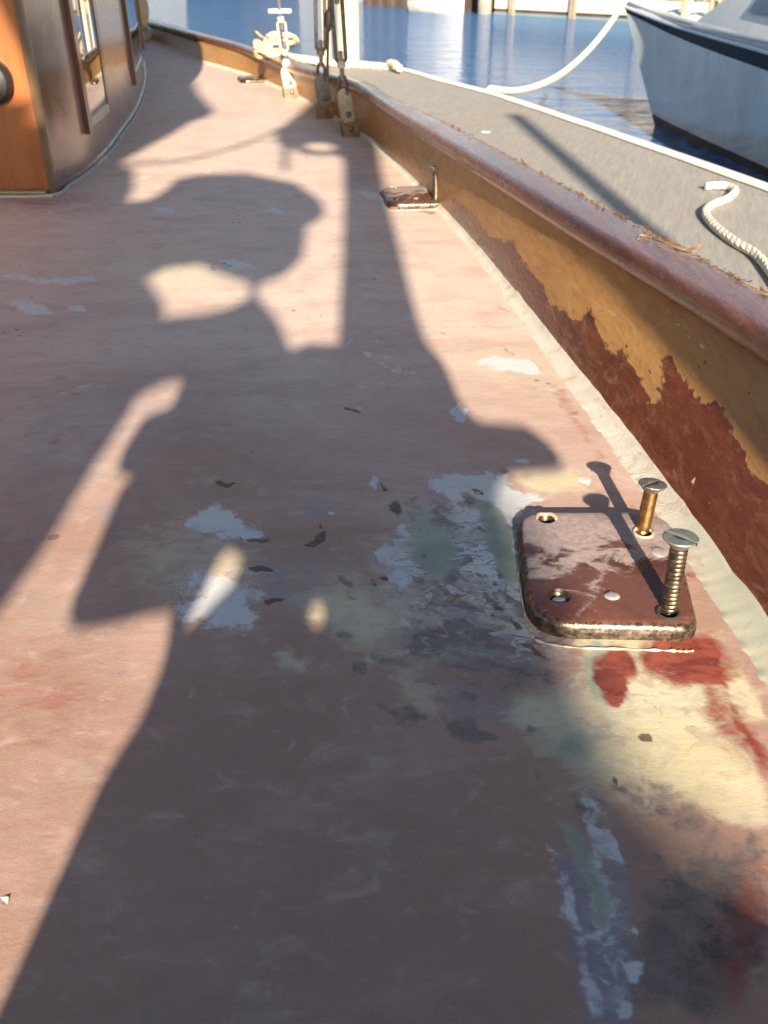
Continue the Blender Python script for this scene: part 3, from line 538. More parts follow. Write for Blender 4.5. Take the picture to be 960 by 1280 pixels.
def slot_cut(o, M, L, rhd, az):
    # the driver slot: two raised half-discs left by a recessed groove
    hd = [c for c in o.children if c.name.startswith('head')][0]
    bm = bmesh.new(); bm.from_mesh(hd.data)
    inv_ = M.inverted()
    for q in (-.0011, .0011):
        co = M @ Vector((-math.sin(az) * q, math.cos(az) * q, 0)); no = (M.to_3x3() @ Vector((-math.sin(az), math.cos(az), 0)))
        bmesh.ops.bisect_plane(bm, geom=bm.verts[:] + bm.edges[:] + bm.faces[:], plane_co=co, plane_no=no)
    sel = []
    for f in bm.faces:
        c = inv_ @ f.calc_center_median(); d = -c.x * math.sin(az) + c.y * math.cos(az)
        if c.z > L - .0007 and abs(d) < .00109: sel.append(f)
    r = bmesh.ops.extrude_face_region(bm, geom=sel)
    dn = M.to_3x3() @ Vector((0, 0, -.0018))
    bmesh.ops.delete(bm, geom=sel, context='FACES')
    bmesh.ops.translate(bm, verts=[v for v in r['geom'] if isinstance(v, bmesh.types.BMVert)], vec=dn)
    hd.data.materials.append(slotm)
    fl_ = [f for f in r['geom'] if isinstance(f, bmesh.types.BMFace)]
    for f in fl_: f.material_index = 1
    bm.to_mesh(hd.data); bm.free()
SG = 'screws standing in the deck plates'
b1 = atz(803, 664, PLT - .003); t1 = aty(816, 604, b1.y + .004); s1 = screw('smooth brass screw standing at the back of the near deck plate', b1, t1, False, bronze, verd2, .0058, .0112, SG); slot_cut(*s1, 1.25)
b2 = atz(836, 764, PLT - .003); t2 = aty(851, 671, b2.y + .003); s2 = screw('threaded screw with grey green head at the front corner of the near deck plate', b2, t2, True, bronze2, verd, .0062, .0120, SG); slot_cut(*s2, 1.9)
for o_, (px, py) in ((plate0, (804, 666)), (plate0, (835, 766))):
    q = pt(px, py); bm = bmesh.new(); add_tube(bm, [(q[0] + .0074 * math.cos(a), q[1] + .0074 * math.sin(a), PLT) for a in np.linspace(0, 2 * math.pi, 20)], [.0011 + .0005 * random.random() for _ in range(20)], 6, False); obj('grime_ring', bm, bead if py < 700 else slotm, o_)
def copy_tree(o, parent=None):
    c = o.copy(); C.objects.link(c)
    if parent: c.parent = parent
    for ch in o.children: copy_tree(ch, c)
    return c
redbed = worn('red_bedding_paint', (.34, .06, .05), (.45, .14, .11), 60, .5)
for (px, py), lab, lab2, sc, rz in [((516, 250), 'deck plate with a red painted edge in the sunlit strip by the chainplates', 'beside the middle deck plate in the sun', .95, .16), ((318, 101), 'small far deck plate on the sunlit deck just left of the farthest chainplate', 'in the far deck plate left of the chainplate', 1.0, .30), ((272, 73), 'farthest and faintest deck plate close to the shaded bow', 'in the farthest deck plate near the bow', .9, .42)]:
    q = atz(px, py); o = copy_tree(plate0); o.location = q; o.rotation_euler.z = rz; o.scale = (sc, sc, sc); o['label'] = lab
    if py == 250:
        bm = bmesh.new(); add_box(bm, (0, -.001, .001), (.118, .144, .006)); bevel(bm, .0015); obj('red_bedding', bm, redbed, o)
    for s_, d_, nm in ((s1[0], b1, 'smooth screw '), (s2[0], b2, 'threaded screw ')):
        v = Vector(((d_.x - org.x) * sc, (d_.y - org.y) * sc, d_.z)); v.rotate(Matrix.Rotation(rz, 3, 'Z'))
        c = copy_tree(s_); c.location = q + v; c.rotation_euler.z = rz
        c['label'] = nm + lab2

# ================================================================ cabin
CB = [(-.662, 1.83), (-.655, 1.95), (-.653, 2.055), (-.668, 2.27), (-.70, 2.52), (-.79, 3.13), (-.99, 4.08), (-1.5, 6.08)]
cbs = spline([(a, b, 0) for a, b in CB], 10); cbx = np.array([p.x for p in cbs]); cby = np.array([p.y for p in cbs])
def cab_x(y): return float(np.interp(y, cby, cbx))
def on_cab(px, py):
    d = ray(px, py); lo, hi = 1.5, 6.5
    f = lambda Y: d[0] / d[1] * Y - cab_x(Y)
    ysn = np.linspace(1.83, 6, 600); v = np.array([f(q) for q in ysn]); k = np.nonzero(np.sign(v[:-1]) != np.sign(v[1:]))[0]
    Y = ysn[k[0]] if len(k) else ysn[int(np.argmin(np.abs(v)))]
    return Y, H + d[2] / d[1] * Y
def varn(name, c1, c2, c3, rough=.18, axis=(9, 9, .7), coat=.6):
    t = T(name); gr = t.noise(4, 7, t.vec(axis), .65, .5); big = t.noise(6, 5, None, .6, .6); fine = t.noise(120, 4, t.vec((1, 1, .25)), .7)
    col = t.mix(t.ss(gr, .3, .7), c1, c2); col = t.mix(t.ss(big, .45, .68, 0, .65), col, c3); col = t.mix(t.ss(fine, .55, .8, 0, .35), col, tuple(x * .5 for x in c1))
    return t.out(col, t.ss(big, .3, .7, rough, rough * 1.9), t.bump(t.math('ADD', gr, fine), .25, .001), Coat_Weight=coat, Coat_Roughness=.15)
mah = varn('orange_varnished_wood', (.25, .066, .013), (.34, .115, .024), (.16, .040, .014), .35, coat=.15)
side_m = varn('weathered_brown_panel', (.15, .075, .050), (.23, .13, .09), (.33, .24, .19), .20, (1.2, 1.2, 6))
trim = varn('dark_red_trim', (.085, .030, .022), (.12, .040, .028), (.07, .03, .028), .3)
edge_m = varn('grey_brown_edge_trim', (.20, .125, .055), (.14, .08, .04), (.26, .19, .12), .35)
glass = T('window_glass').out((.035, .045, .05), .04, Specular_IOR_Level=1.0, Coat_Weight=1.0, Coat_Roughness=.02, IOR=1.9)
cab = empty('cabin', (-1.0, 1.83, 0)); tag(cab, 'varnished wooden cabin with orange aft face and brown curved side with windows', 'cabin')
CH = .62
def wall_strip(name, y0, y1, z0, z1, off, th, m, n=10, parent=None, zi=None):
    """a slab following the curved cabin side between y0..y1, proud by off"""
    bm = bmesh.new(); rg = []
    for k in range(n + 1):
        Y = y0 + (y1 - y0) * k / n; x = cab_x(Y)
        tx = (cab_x(Y + .02) - cab_x(Y - .02)) / .04; nn = Vector((1, -tx, 0)).normalized()
        a = Vector((x, Y, 0)) + nn * off; b = a - nn * th
        rg.append([bm.verts.new((p.x, p.y, z)) for p, z in ((a, z0), (a, z1), (b, z1), (b, z0))])
    for A_, B_ in zip(rg, rg[1:]):
        for j in range(4): bm.faces.new((A_[j], A_[(j + 1) % 4], B_[(j + 1) % 4], B_[j]))
    bm.faces.new(rg[0]); bm.faces.new(rg[-1][::-1])
    bmesh.ops.recalc_face_normals(bm, faces=bm.faces[:])
    return child(obj(name, bm, m), parent or cab)
# windows found along the sight lines
wins = []
for (a, b, c) in [((108, 158), (134, 118), 0), ((168, 106), (172, 70), 1)]:
    ya, za = on_cab(*a); yb_, zb_ = on_cab(*b); wins.append((ya, yb_, za))
zw = .125
y1a, y1b = wins[0][0], wins[0][1]; y2a = on_cab(166, 100)[0]
WN = [(y1a, y1b), (y2a, y2a + .75), (y2a + 1.2, y2a + 1.9)]
zw = max(.07, min(.16, wins[0][2]))
prev = 1.862
wall_strip('side_panel', 1.862, 6.0, 0, zw, 0, .04, side_m, 60)
for a, b in WN + [(6.0, None)]:
    wall_strip('side_panel', prev, a, zw, CH, 0.0, .04, side_m, 14); prev = b
for i, (a, b) in enumerate(WN):
    fr = wall_strip('window_frame', a - .016, a + .012, zw - .014, CH, .011, .03, trim, 4)
    wall_strip('frame_side', b - .030, b + .012, zw + .004, CH, .004, .03, edge_m, 4, fr)
    wall_strip('sill', a + .014, b - .030, zw - .006, zw + .012, .005, .03, worn('pale_sill_paint', (.42, .44, .46), (.36, .33, .3), 40, .35) if i == 0 else edge_m, 10, fr)
    wall_strip('pane', a + .014, b - .030, zw + .012, CH, .0015, .008, glass, 12, fr)
wall_strip('base_trim', 1.862, 6.0, -.003, .010, .004, .02, side_m, 60)
bm = bmesh.new()   # aft face in upright boards
for k in range(9):
    x1 = -.664 - k * .145; add_box(bm, (x1 - .0715, 1.845, CH / 2 + .002), (.143, .03, CH))
    o_ = child(obj('aft_board', bm, mah, ang=30), cab); bm = bmesh.new()
bm.free()
bm = bmesh.new()   # rounded corner post
for z in (0, CH): pass
crn = [(-.6645, 1.829), (-.662, 1.8275), (-.660, 1.829), (-.654, 1.838), (-.652, 1.850), (-.656, 1.862), (-.690, 1.875), (-.668, 1.836)]
lo_ = [bm.verts.new((a, b, 0)) for a, b in crn]; hi_ = [bm.verts.new((a, b, CH)) for a, b in crn]
for j in range(len(crn)): bm.faces.new((lo_[j], lo_[(j + 1) % len(crn)], hi_[(j + 1) % len(crn)], hi_[j]))
bm.faces.new(lo_[::-1]); bm.faces.new(hi_); child(obj('corner_post', bm, edge_m), cab)
bm = bmesh.new(); add_box(bm, (-1.33, 1.822, .005), (1.33, .016, .014)); bevel(bm, .003); child(obj('base_trim', bm, edge_m), cab)
bm = bmesh.new(); rf = [(-2.2, 1.80), (-.60, 1.80), (-.59, 2.2), (-.63, 2.6), (-.72, 3.2), (-.92, 4.1), (-1.45, 6.2), (-2.2, 6.2)]
A_ = [bm.verts.new((a, b, CH + .004)) for a, b in rf]; B_ = [bm.verts.new((a, b, CH + .04)) for a, b in rf]
for j in range(len(rf)): bm.faces.new((A_[j], A_[(j + 1) % len(rf)], B_[(j + 1) % len(rf)], B_[j]))
bm.faces.new(A_[::-1]); bm.faces.new(B_); child(obj('roof', bm, worn('cream_roof_paint', (.6, .55, .45), (.5, .45, .36), 20, .5)), cab)
# dark round fitting on the aft face, at the picture's edge
pz = aty(-14, 102, 1.815); bm = bmesh.new(); Mx = Matrix.Translation(pz) @ Matrix.Rotation(R(90), 4, 'X')
add_lathe(bm, [(.0405, -.016), (.041, 0), (.036, .012), (.026, .017), (.012, .018), (0, .018)], Mx, 32); child(obj('round_vent_cover', bm, worn('black_rubber', (.02, .02, .022), (.035, .033, .033), 40, .45)), cab)
# pale sealant along the cabin foot
bm = bmesh.new(); sp_ = [(-2, 1.806, .002), (-1.2, 1.806, .002), (-.70, 1.806, .002), (-.655, 1.812, .002), (-.642, 1.84, .002)] + [(cab_x(q) + .006, q, .001) for q in np.linspace(1.9, 5.9, 60)]
add_tube(bm, sp_, [.003 + .002 * random.random() for _ in sp_], 8); child(obj('sealant_line', bm, worn('grey_white_sealant', (.52, .52, .50), (.40, .38, .36), 60, .6, .4)), cab)
# rope coil hanging on the cabin side, far end
ropem = worn('sandy_rope', (.50, .40, .25), (.62, .52, .36), 60, .85, .5)
whiterope = worn('cream_rope', (.66, .60, .47), (.75, .70, .58), 60, .85, .5)
rc = empty('rope_coil', aty(168, 8, 4.3)); tag(rc, 'sandy rope coil hanging at the far end of the cabin side', 'rope')
for k in range(4):
    bm = bmesh.new(); a0 = k * .02
    rope_bm(bm, [(.008 * k + .022 * math.cos(a), .02 * math.sin(a) * .4 + a0 * .5, .055 * math.sin(a) - .004 * k) for a in np.linspace(0, 2 * math.pi, 26)], .007); obj('loop', bm, ropem, rc)

# ================================================================ chainplates and turnbuckles
steel = worn('weathered_steel_strap', (.42, .39, .33), (.34, .27, .18), 45, .5, .3, .35)
steeld = worn('dark_steel', (.13, .12, .115), (.20, .18, .16), 60, .4, .3, .6)
galv = worn('galvanised_rigging', (.42, .41, .40), (.30, .28, .26), 80, .38, .3, .7)
rustm = worn('rust_stained_strap', (.27, .19, .10), (.18, .115, .06), 60, .6, .3, .2)
whitem = worn('white_fitting', (.62, .59, .52), (.48, .45, .39), 60, .4)
CG = 'chainplates bolted inside the bulwark'; TG = 'rigging turnbuckles above the chainplates'
def chain(px0, px1, y, wd, label, pale, tip, tb_label, kind):
    b = atz(*px0); t = aty(*px1, b.y + .012); up = (t - b).normalized(); hh = (t - b).length
    tx = Vector((.95, .30, 0)).normalized(); up = (up - tx * 0).normalized(); nn = up.cross(tx).normalized(); tx = nn.cross(up)
    if nn.y > 0: nn = -nn
    o = empty('chainplate', b); tag(o, label, 'chainplate', CG)
    Mx = Matrix((tx, nn, up)).transposed().to_4x4()
    def strap(nm, z0, z1, w_, th, off, m, round_top=True):
        bm = bmesh.new(); pts = [(-w_ / 2, z0), (w_ / 2, z0)]
        if round_top: pts += [(w_ / 2 * math.cos(a), z1 - w_ / 2 + w_ / 2 * math.sin(a)) for a in np.linspace(0, math.pi, 11)]
        else: pts += [(w_ / 2, z1), (-w_ / 2, z1)]
        A_ = [bm.verts.new(Mx @ Vector((a, off, z))) for a, z in pts]; B_ = [bm.verts.new(Mx @ Vector((a, off + th, z))) for a, z in pts]
        for j in range(len(pts)): bm.faces.new((A_[j], A_[(j + 1) % len(pts)], B_[(j + 1) % len(pts)], B_[j]))
        bm.faces.new(A_[::-1]); bm.faces.new(B_); return obj(nm, bm, m, o, ang=30)
    strap('strap', .003, hh, wd, .010, 0.004, pale)
    strap('foot_block', -.002, hh * .36, wd * 1.18, .022, -.006, rustm, False)
    strap('cover_plate', hh * .30, hh * .62, wd * .8, .006, .0123, pale)
    for z in (hh * .16, hh * .46):
        bm = bmesh.new(); add_lathe(bm, [(.0075, 0), (.0075, .004), (.005, .0065), (0, .007)], Matrix.Translation(Mx @ Vector((0, .0155 if z < hh * .3 else .0178, z))) @ (nn.to_track_quat('Z', 'Y').to_matrix().to_4x4()), 12); obj('bolt', bm, steeld, o)
    # turnbuckle: fork, lower screw, open body of two bars, upper screw, wire
    p0 = b + up * (hh - wd * .35) + nn * .008; r = empty('turnbuckle', p0); tag(r, tb_label, 'turnbuckle', TG)
    ax = (tip - p0); L = ax.length; ax.normalize(); sdv = ax.cross(Vector((0, 1, 0))).normalized()
    def P(s, d=0.0): return ax * s + sdv * d
    bm = bmesh.new()
    for s in (-1, 1): add_tube(bm, [P(-.012, s * .010), P(.03, s * .010), P(.045, s * .005)], .0045, 8)
    add_tube(bm, [P(0, -.016), P(0, .016)], .005, 8); obj('fork', bm, steeld, r)
    s0, s1_ = (.075, .075 + .17) if kind != 2 else (.06, .06 + .10)
    for q in ([P(.04), P(s0 + .03)], [P(s1_ - .03), P(s1_ + .05)]):
        bm = bmesh.new(); add_tube(bm, q, .006, 8); obj('screw_rod', bm, galv, r)
    for s in (-1, 1):
        bm = bmesh.new(); add_tube(bm, [P(s0, s * .004), P(s0 + .012, s * .0125), P(s1_ - .012, s * .0125), P(s1_, s * .004)], .0042 if kind == 2 else .0055, 8)
        obj('body_bar', bm, steeld if kind != 2 else whitem, r)
    for s in (s0, s1_):
        bm = bmesh.new(); add_lathe(bm, [(.006, -.009), (.0115, -.006), (.0115, .006), (.006, .009)], Matrix.Translation(P(s)) @ ax.to_track_quat('Z', 'Y').to_matrix().to_4x4(), 12)
        obj('end_nut', bm, whitem if kind != 1 else galv, r)
    bm = bmesh.new(); add_tube(bm, [P(s1_ + .04), P(s1_ + .10), P(L + 1.2)], [.008, .0042, .0042] if kind == 0 else [.007, .0035, .0035], 8); obj('wire', bm, galv, r)
    if kind == 2:
        bm = bmesh.new(); add_lathe(bm, [(.012, -.012), (.016, 0), (.012, .012)], Matrix.Translation(P(.025)), 12); obj('collar', bm, whitem, r)
        bm = bmesh.new(); add_box(bm, P(s1_ + .025), (.075, .012, .014)); bevel(bm, .004); obj('toggle', bm, whitem, r)
    return o
ysol = lambda px, py: atz(px, py).y
chain((438, 170), (427, 111), 0, .036, 'pale near steel chainplate with a rust yellow foot, closest to the camera', steel, aty(421, 0, 2.46), 'thick turnbuckle above the nearest chainplate', 0)
chain((407, 148), (400, 93), 0, .042, 'grey chainplate with a dark foot, middle of the three', worn('grey_strap', (.27, .26, .24), (.18, .165, .15), 45, .5, .3, .35), aty(400, 0, 2.78), 'dark two bar turnbuckle above the middle chainplate', 1)
chain((365, 122), (357, 82), 0, .046, 'cream chainplate with a curled top, farthest of the three', worn('cream_strap', (.55, .48, .34), (.62, .58, .46), 45, .5, .3, .1), aty(348, 0, 3.22), 'thin open turnbuckle with white fittings above the farthest chainplate', 2)
# second wire beside the near turnbuckle
wr = empty('rigging_wire', aty(409, 85, 2.62)); tag(wr, 'thin dark rigging wire with a seizing between two turnbuckles', 'wire')
bm = bmesh.new(); e_ = aty(411, 0, 2.6) - wr.location; add_tube(bm, [(0, 0, -.02), e_ * .5, e_, e_ * 4], .004, 8); obj('strand', bm, steeld, wr)
bm = bmesh.new(); add_tube(bm, [e_ * .55, e_ * .62, e_ * .8, e_ * .86], [.005, .011, .011, .005], 10); obj('seizing', bm, steeld, wr)
# rope lump and cleat on the rail
cl = empty('cleat', Vector((float(xl(3.55)) + .02, 3.55, float(hz(3.55)) + .025))); tag(cl, 'dark horned cleat on the rail under a rope heap', 'cleat')
bm = bmesh.new(); add_tube(bm, spline([(-.075, .02, .085), (-.04, .01, .06), (0, 0, .05), (.04, -.01, .055), (.07, -.02, .07)], 5), [.006] + [.010] * 19 + [.006], 8); obj('horn', bm, steeld, cl)
bm = bmesh.new(); add_tube(bm, [(-.02, 0, 0), (-.015, 0, .05)], .009, 8); add_tube(bm, [(.02, 0, 0), (.015, 0, .05)], .009, 8); obj('foot', bm, steeld, cl)
rh = empty('rope_heap', cl.location + Vector((0, 0, 0))); tag(rh, 'heap of sandy mooring rope wound on the rail cleat behind the farthest turnbuckle', 'rope')
for k in range(5):
    bm = bmesh.new(); rad = .045 + .012 * (k % 3)
    rope_bm(bm, [(rad * math.cos(a) + .012 * (k - 2), .5 * rad * math.sin(a), .012 + .012 * k + .012 * math.sin(a * 2 + k)) for a in np.linspace(0, 2 * math.pi, 26)], .009); obj('turn', bm, whiterope if k % 2 else ropem, rh)
# chock on the bow bulwark
fc_ = on_face(189, 40); ck = empty('bow_chock', fc_ + Vector((-.02, -.03, 0))); tag(ck, 'small white oval chock in the shaded bow bulwark', 'chock')
bm = bmesh.new(); add_tube(bm, [(.022 * math.cos(a), -.02, .032 * math.sin(a)) for a in np.linspace(0, 2 * math.pi, 20)], .011, 8, False); obj('ring', bm, whitem, ck)
bm = bmesh.new(); add_box(bm, (0, -.012, 0), (.05, .006, .06)); obj('backing', bm, whitem, ck)
# white paint chip on the deck
q = atz(4, 1127); bm = bmesh.new(); vs = [bm.verts.new(v) for v in [(-.004, -.002, .0005), (.0036, -.0024, .0012), (.0028, .0012, .0022), (.0002, .003, .001), (-.003, .002, .0006)]]; f = bm.faces.new(vs); bmesh.ops.solidify(bm, geom=[f], thickness=.0008)
o = obj('paint_chip', bm, whitem, smooth=False); o.location = q; tag(o, 'tiny white paint chip lying on the sunlit deck at the left edge', 'paint chip')

# ================================================================ dock, ropes, posts
DZ, WZ = -.20, -.75
def dock_mat():
    t = T('weathered_grey_dock'); v = t.vec((1, 1, 1), (0, 0, R(-72))); v2 = t.n('Mapping', {'Vector': v, 'Scale': (1.2, 16, 1)}).outputs[0]
    gr = t.noise(6, 8, v2, .7, .6); big = t.noise(2.5, 5); fine = t.noise(90, 5, v2, .7)
    col = t.mix(t.ss(gr, .3, .7), (.27, .25, .22), (.38, .352, .31)); col = t.mix(t.ss(big, .45, .7, 0, .5), col, (.34, .28, .23)); col = t.mix(t.ss(fine, .5, .75, 0, .3), col, (.20, .185, .165))
    return t.out(col, .75, t.bump(t.math('ADD', gr, fine), .5, .003))
dock = empty('dock', (.6, 3, DZ)); tag(dock, 'grey weathered timber dock with a white edge strip beside the boat', 'dock')
edgep = [atz(*p, DZ) for p in [(1120, 300), (960, 237), (800, 180), (700, 146), (615, 118), (550, 101), (500, 87), (440, 80), (345, 67), (250, 48)]]
edgep[-1] = edgep[-2] + (edgep[-2] - edgep[-3]) * .8
inner = [Vector((float(xo(y)) + .02, y, DZ)) for y in (6.5, 5.5, 4.5, 3.5, 2.5, 1.5, .8)] + [Vector((.5, 0, DZ)), Vector((.6, -2, DZ)), Vector((2.4, -2, DZ))]
inner = [Vector((min(p.x, 9), p.y, p.z)) for p in inner]
bm = bmesh.new(); ol = edgep + inner; tp = [bm.verts.new((p.x, p.y, DZ)) for p in ol]; bt = [bm.verts.new((p.x, p.y, DZ - .16)) for p in ol]
bmesh.ops.triangle_fill(bm, use_beauty=True, edges=[bm.edges.new((tp[j], tp[(j + 1) % len(tp)])) for j in range(len(tp))])
for j in range(len(ol)): bm.faces.new((tp[j], bt[j], bt[(j + 1) % len(ol)], tp[(j + 1) % len(ol)]))
child(obj('dock_top', bm, dock_mat(), smooth=False), dock)
stripm = worn('white_dock_edging', (.82, .80, .76), (.74, .72, .67), 15, .55)
bm = bmesh.new(); ep = spline(edgep, 5); prv = None
for k, p in enumerate(ep):
    t = (ep[min(k + 1, len(ep) - 1)] - ep[max(k - 1, 0)]).normalized(); s = Vector((t.y, -t.x, 0)); wv = .002 * math.sin(k * 1.7)
    cur = [bm.verts.new(p + s * a + Vector((0, 0, z))) for a, z in ((-.028 + wv, .004), (-.024, .012), (.018, .012), (.022, -.05), (.0, -.05))]
    if prv:
        for j in range(4): bm.faces.new((prv[j], prv[j + 1], cur[j + 1], cur[j]))
    prv = cur
child(obj('edge_strip', bm, stripm), dock)
dk = lambda px, py, z=0.0: atz(px, py, DZ + z)
def rope_thing(name, pts, r, m, label, n=10):
    bm = bmesh.new(); sp = spline(pts, n); o0 = Vector(sp[0]); rope_bm(bm, [p - o0 for p in sp], r); o = obj(name, bm, m); o.location = o0; return tag(o, label, 'rope')
rope_thing('rope', [dk(882, 233, .012), dk(897, 232, .014), dk(912, 233, .014), dk(919, 239, .013), dk(910, 248, .012), dk(891, 256, .012), dk(882, 266, .012), (dk(894, 283, .012)), dk(920, 303, .012), dk(945, 318, .012), dk(962, 338, .012), dk(985, 370, .012)], .0115, whiterope, 'short pale rope end lying in an S curve on the grey dock')
m0 = dk(612, 112, .01); bow = aty(786, -6, 7.55)
sg = [m0.lerp(bow, f) + Vector((0, 0, -.20 * 4 * f * (1 - f))) for f in np.linspace(0, 1, 9)]
rope_thing('mooring_rope', sg, .020, whiterope, 'sagging cream mooring rope from the dock up to the white boat')
rope_thing('dock_rope', [dk(500, 86, .03), dk(494, 80, .05), dk(486, 79, .04), dk(488, 84, .02), dk(478, 83, .02), dk(455, 81, .02), dk(430, 80, .02), dk(400, 77, .03), dk(370, 72, .04), dk(352, 67, .03)], .022, whiterope, 'thick white rope laid along the far end of the dock behind the posts')
o = dk(607, 165); bm = bmesh.new(); add_lathe(bm, [(.016, 0), (.015, .003), (.008, .004), (0, .004)], Matrix.Diagonal((1.3, .9, 1, 1)), 12); c = obj('white_spot', bm, whitem); c.location = o; tag(c, 'small white scrap lying on the dock boards', 'scrap')
def post(px, py, rad, label, nm='dock_post'):
    p = dk(px, py); o = empty(nm, p); tag(o, label, 'post', 'pale posts at the dock end')
    bm = bmesh.new(); prof_ = [(rad, -.6), (rad, -.1), (rad * 1.03, .3), (rad * .98, .8), (rad, 1.6), (rad * .9, 1.64), (0, 1.66)]
    add_lathe(bm, prof_, Matrix(), 20); obj('timber', bm, pm_, o)
    bm = bmesh.new(); add_lathe(bm, [(rad * 1.02, .5), (rad * 1.12, .52), (rad * 1.12, .58), (rad * 1.02, .6)], Matrix(), 20); obj('band', bm, pm_, o)
pm_ = varn('pale_cream_timber', (.62, .53, .36), (.72, .64, .47), (.55, .44, .28), .5, coat=0)
post(436, 82, .070, 'thick cream timber post at the dock end behind the turnbuckles'); post(409, 77, .030, 'slim cream timber post left of the thick one')

# ================================================================ moored white boat
boat = empty('moored_boat', (2.2, 5.5, WZ)); tag(boat, 'white boat with a dark navy stripe moored bow on beyond the dock', 'boat')
nst = 26
def curve_px(lst, ylist, n=nst):
    pts = [aty(a, b, Y) for (a, b), Y in zip(lst, ylist)]; sp = spline(pts, 12); L = [0]
    for a, b in zip(sp, sp[1:]): L.append(L[-1] + (b - a).length)
    out = []; 
    for k in range(n):
        s = L[-1] * k / (n - 1); j = max(0, min(len(sp) - 2, int(np.searchsorted(L, s)) - 1)); t = (s - L[j]) / max(1e-9, L[j + 1] - L[j]); out.append(sp[j].lerp(sp[j + 1], t))
    return out
gy = [8.3, 7.85, 7.15, 6.45, 5.75, 4.4]
gun = curve_px([(780, -2), (822, 15), (864, 28), (906, 39), (960, 49), (1100, 78)], gy)
wlp = [atz(p[0], p[1], WZ) for p in [(818, 156), (838, 166), (880, 186), (920, 204), (960, 222), (1060, 268)]]
wl_ = spline(wlp, 12); wl_ = [wl_[int(k * (len(wl_) - 1) / (nst - 1))] for k in range(nst)]
stripe_t = curve_px([(781, 8), (803, 17), (847, 33), (895, 47), (960, 65), (1100, 105)], [8.28, 8.02, 7.4, 6.6, 5.75, 4.4])
stripe_b = curve_px([(783, 16), (806, 27), (843, 45), (893, 65), (960, 89), (1100, 142)], [8.24, 7.98, 7.42, 6.6, 5.76, 4.43])
cen = (gun[0] + Vector((1.45, -5, 0)))      # a point on the boat's middle line
axd = (wl_[0] - gun[0]); axd.z = 0; axd.normalize(); axn = Vector((axd.y, -axd.x, 0))
def mirror(p): d = (p - gun[0]); d.z = 0; k = d.dot(axn); return p - axn * 2 * k
def hull_skin(name, A_, B_, m, n=6, bulge=.0, both=True, th=0):
    bm = bmesh.new()
    for mir in ((False, True) if both else (False,)):
        prev = None
        for a, b in zip(A_, B_):
            row = []
            for k in range(n + 1):
                f = k / n; p = a.lerp(b, f) + Vector((0.0, 0, 0)); row.append(bm.verts.new(mirror(p) if mir else p))
            if prev:
                for k in range(n): bm.faces.new((prev[k], prev[k + 1], row[k + 1], row[k]))
            prev = row
    return child(obj(name, bm, m, ang=60), boat)
def hull_paint():
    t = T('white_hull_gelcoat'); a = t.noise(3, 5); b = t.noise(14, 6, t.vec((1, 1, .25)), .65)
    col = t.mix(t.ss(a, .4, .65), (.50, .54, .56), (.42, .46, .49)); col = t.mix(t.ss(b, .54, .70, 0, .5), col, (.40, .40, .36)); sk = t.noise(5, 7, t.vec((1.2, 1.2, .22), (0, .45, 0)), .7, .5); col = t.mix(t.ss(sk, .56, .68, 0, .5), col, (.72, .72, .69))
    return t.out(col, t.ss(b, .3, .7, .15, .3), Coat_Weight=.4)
hm = hull_paint(); navy = worn('navy_stripe_paint', (.008, .011, .026), (.012, .015, .034), 10, .7)
boot = worn('black_antifouling', (.012, .014, .018), (.03, .03, .03), 14, .5)
wl_up = [stripe_b[k].lerp(wl_[k], .90) for k in range(nst)]
under = [p + Vector((.10, -.20, -.45)) for p in wl_]
hull_skin('gunwale_band', gun, stripe_t, hm, 3); hull_skin('navy_stripe', stripe_t, stripe_b, navy, 3); hull_skin('hull_side', stripe_b, wl_up, hm, 10); hull_skin('boot_top', wl_up, wl_, boot, 2); hull_skin('bottom', wl_, under, boot, 3)
# rub rail, deck
bm = bmesh.new(); add_tube(bm, [p + Vector((-.008, 0, 0)) for p in stripe_t], .014, 8); child(obj('rub_rail', bm, hm), boat)
bm = bmesh.new(); add_tube(bm, [p for p in gun], .02, 8); child(obj('toe_rail', bm, worn('white_toe_rail', (.72, .72, .70), (.66, .66, .63), 10, .35)), boat)
bm = bmesh.new(); prev = None
for p in gun:
    m_ = mirror(p); row = [bm.verts.new(p.lerp(m_, f) + Vector((0, 0, -.004 + .05 * math.sin(math.pi * f)))) for f in np.linspace(0.002, .998, 7)]
    if prev:
        for k in range(6): bm.faces.new((prev[k], prev[k + 1], row[k + 1], row[k]))
    prev = row
child(obj('foredeck', bm, worn('white_deck_gelcoat', (.74, .73, .70), (.66, .65, .62), 8, .5)), boat)
for (px, py, Y) in ((855, 8, 7.5), (889, 8, 7.2)):
    p = aty(px, py, Y); bm = bmesh.new(); add_tube(bm, [p + Vector((-.05, .02, .03)), p + Vector((-.03, .01, .045)), p + Vector((.03, -.01, .045)), p + Vector((.05, -.02, .03))], [.008, .012, .012, .008], 8); add_tube(bm, [p + Vector((0, 0, -.06)), p + Vector((0, 0, .045))], .016, 8); child(obj('deck_cleat', bm, worn('brass_cleat', (.5, .40, .22), (.6, .5, .3), 50, .4, .3, .5)), boat)
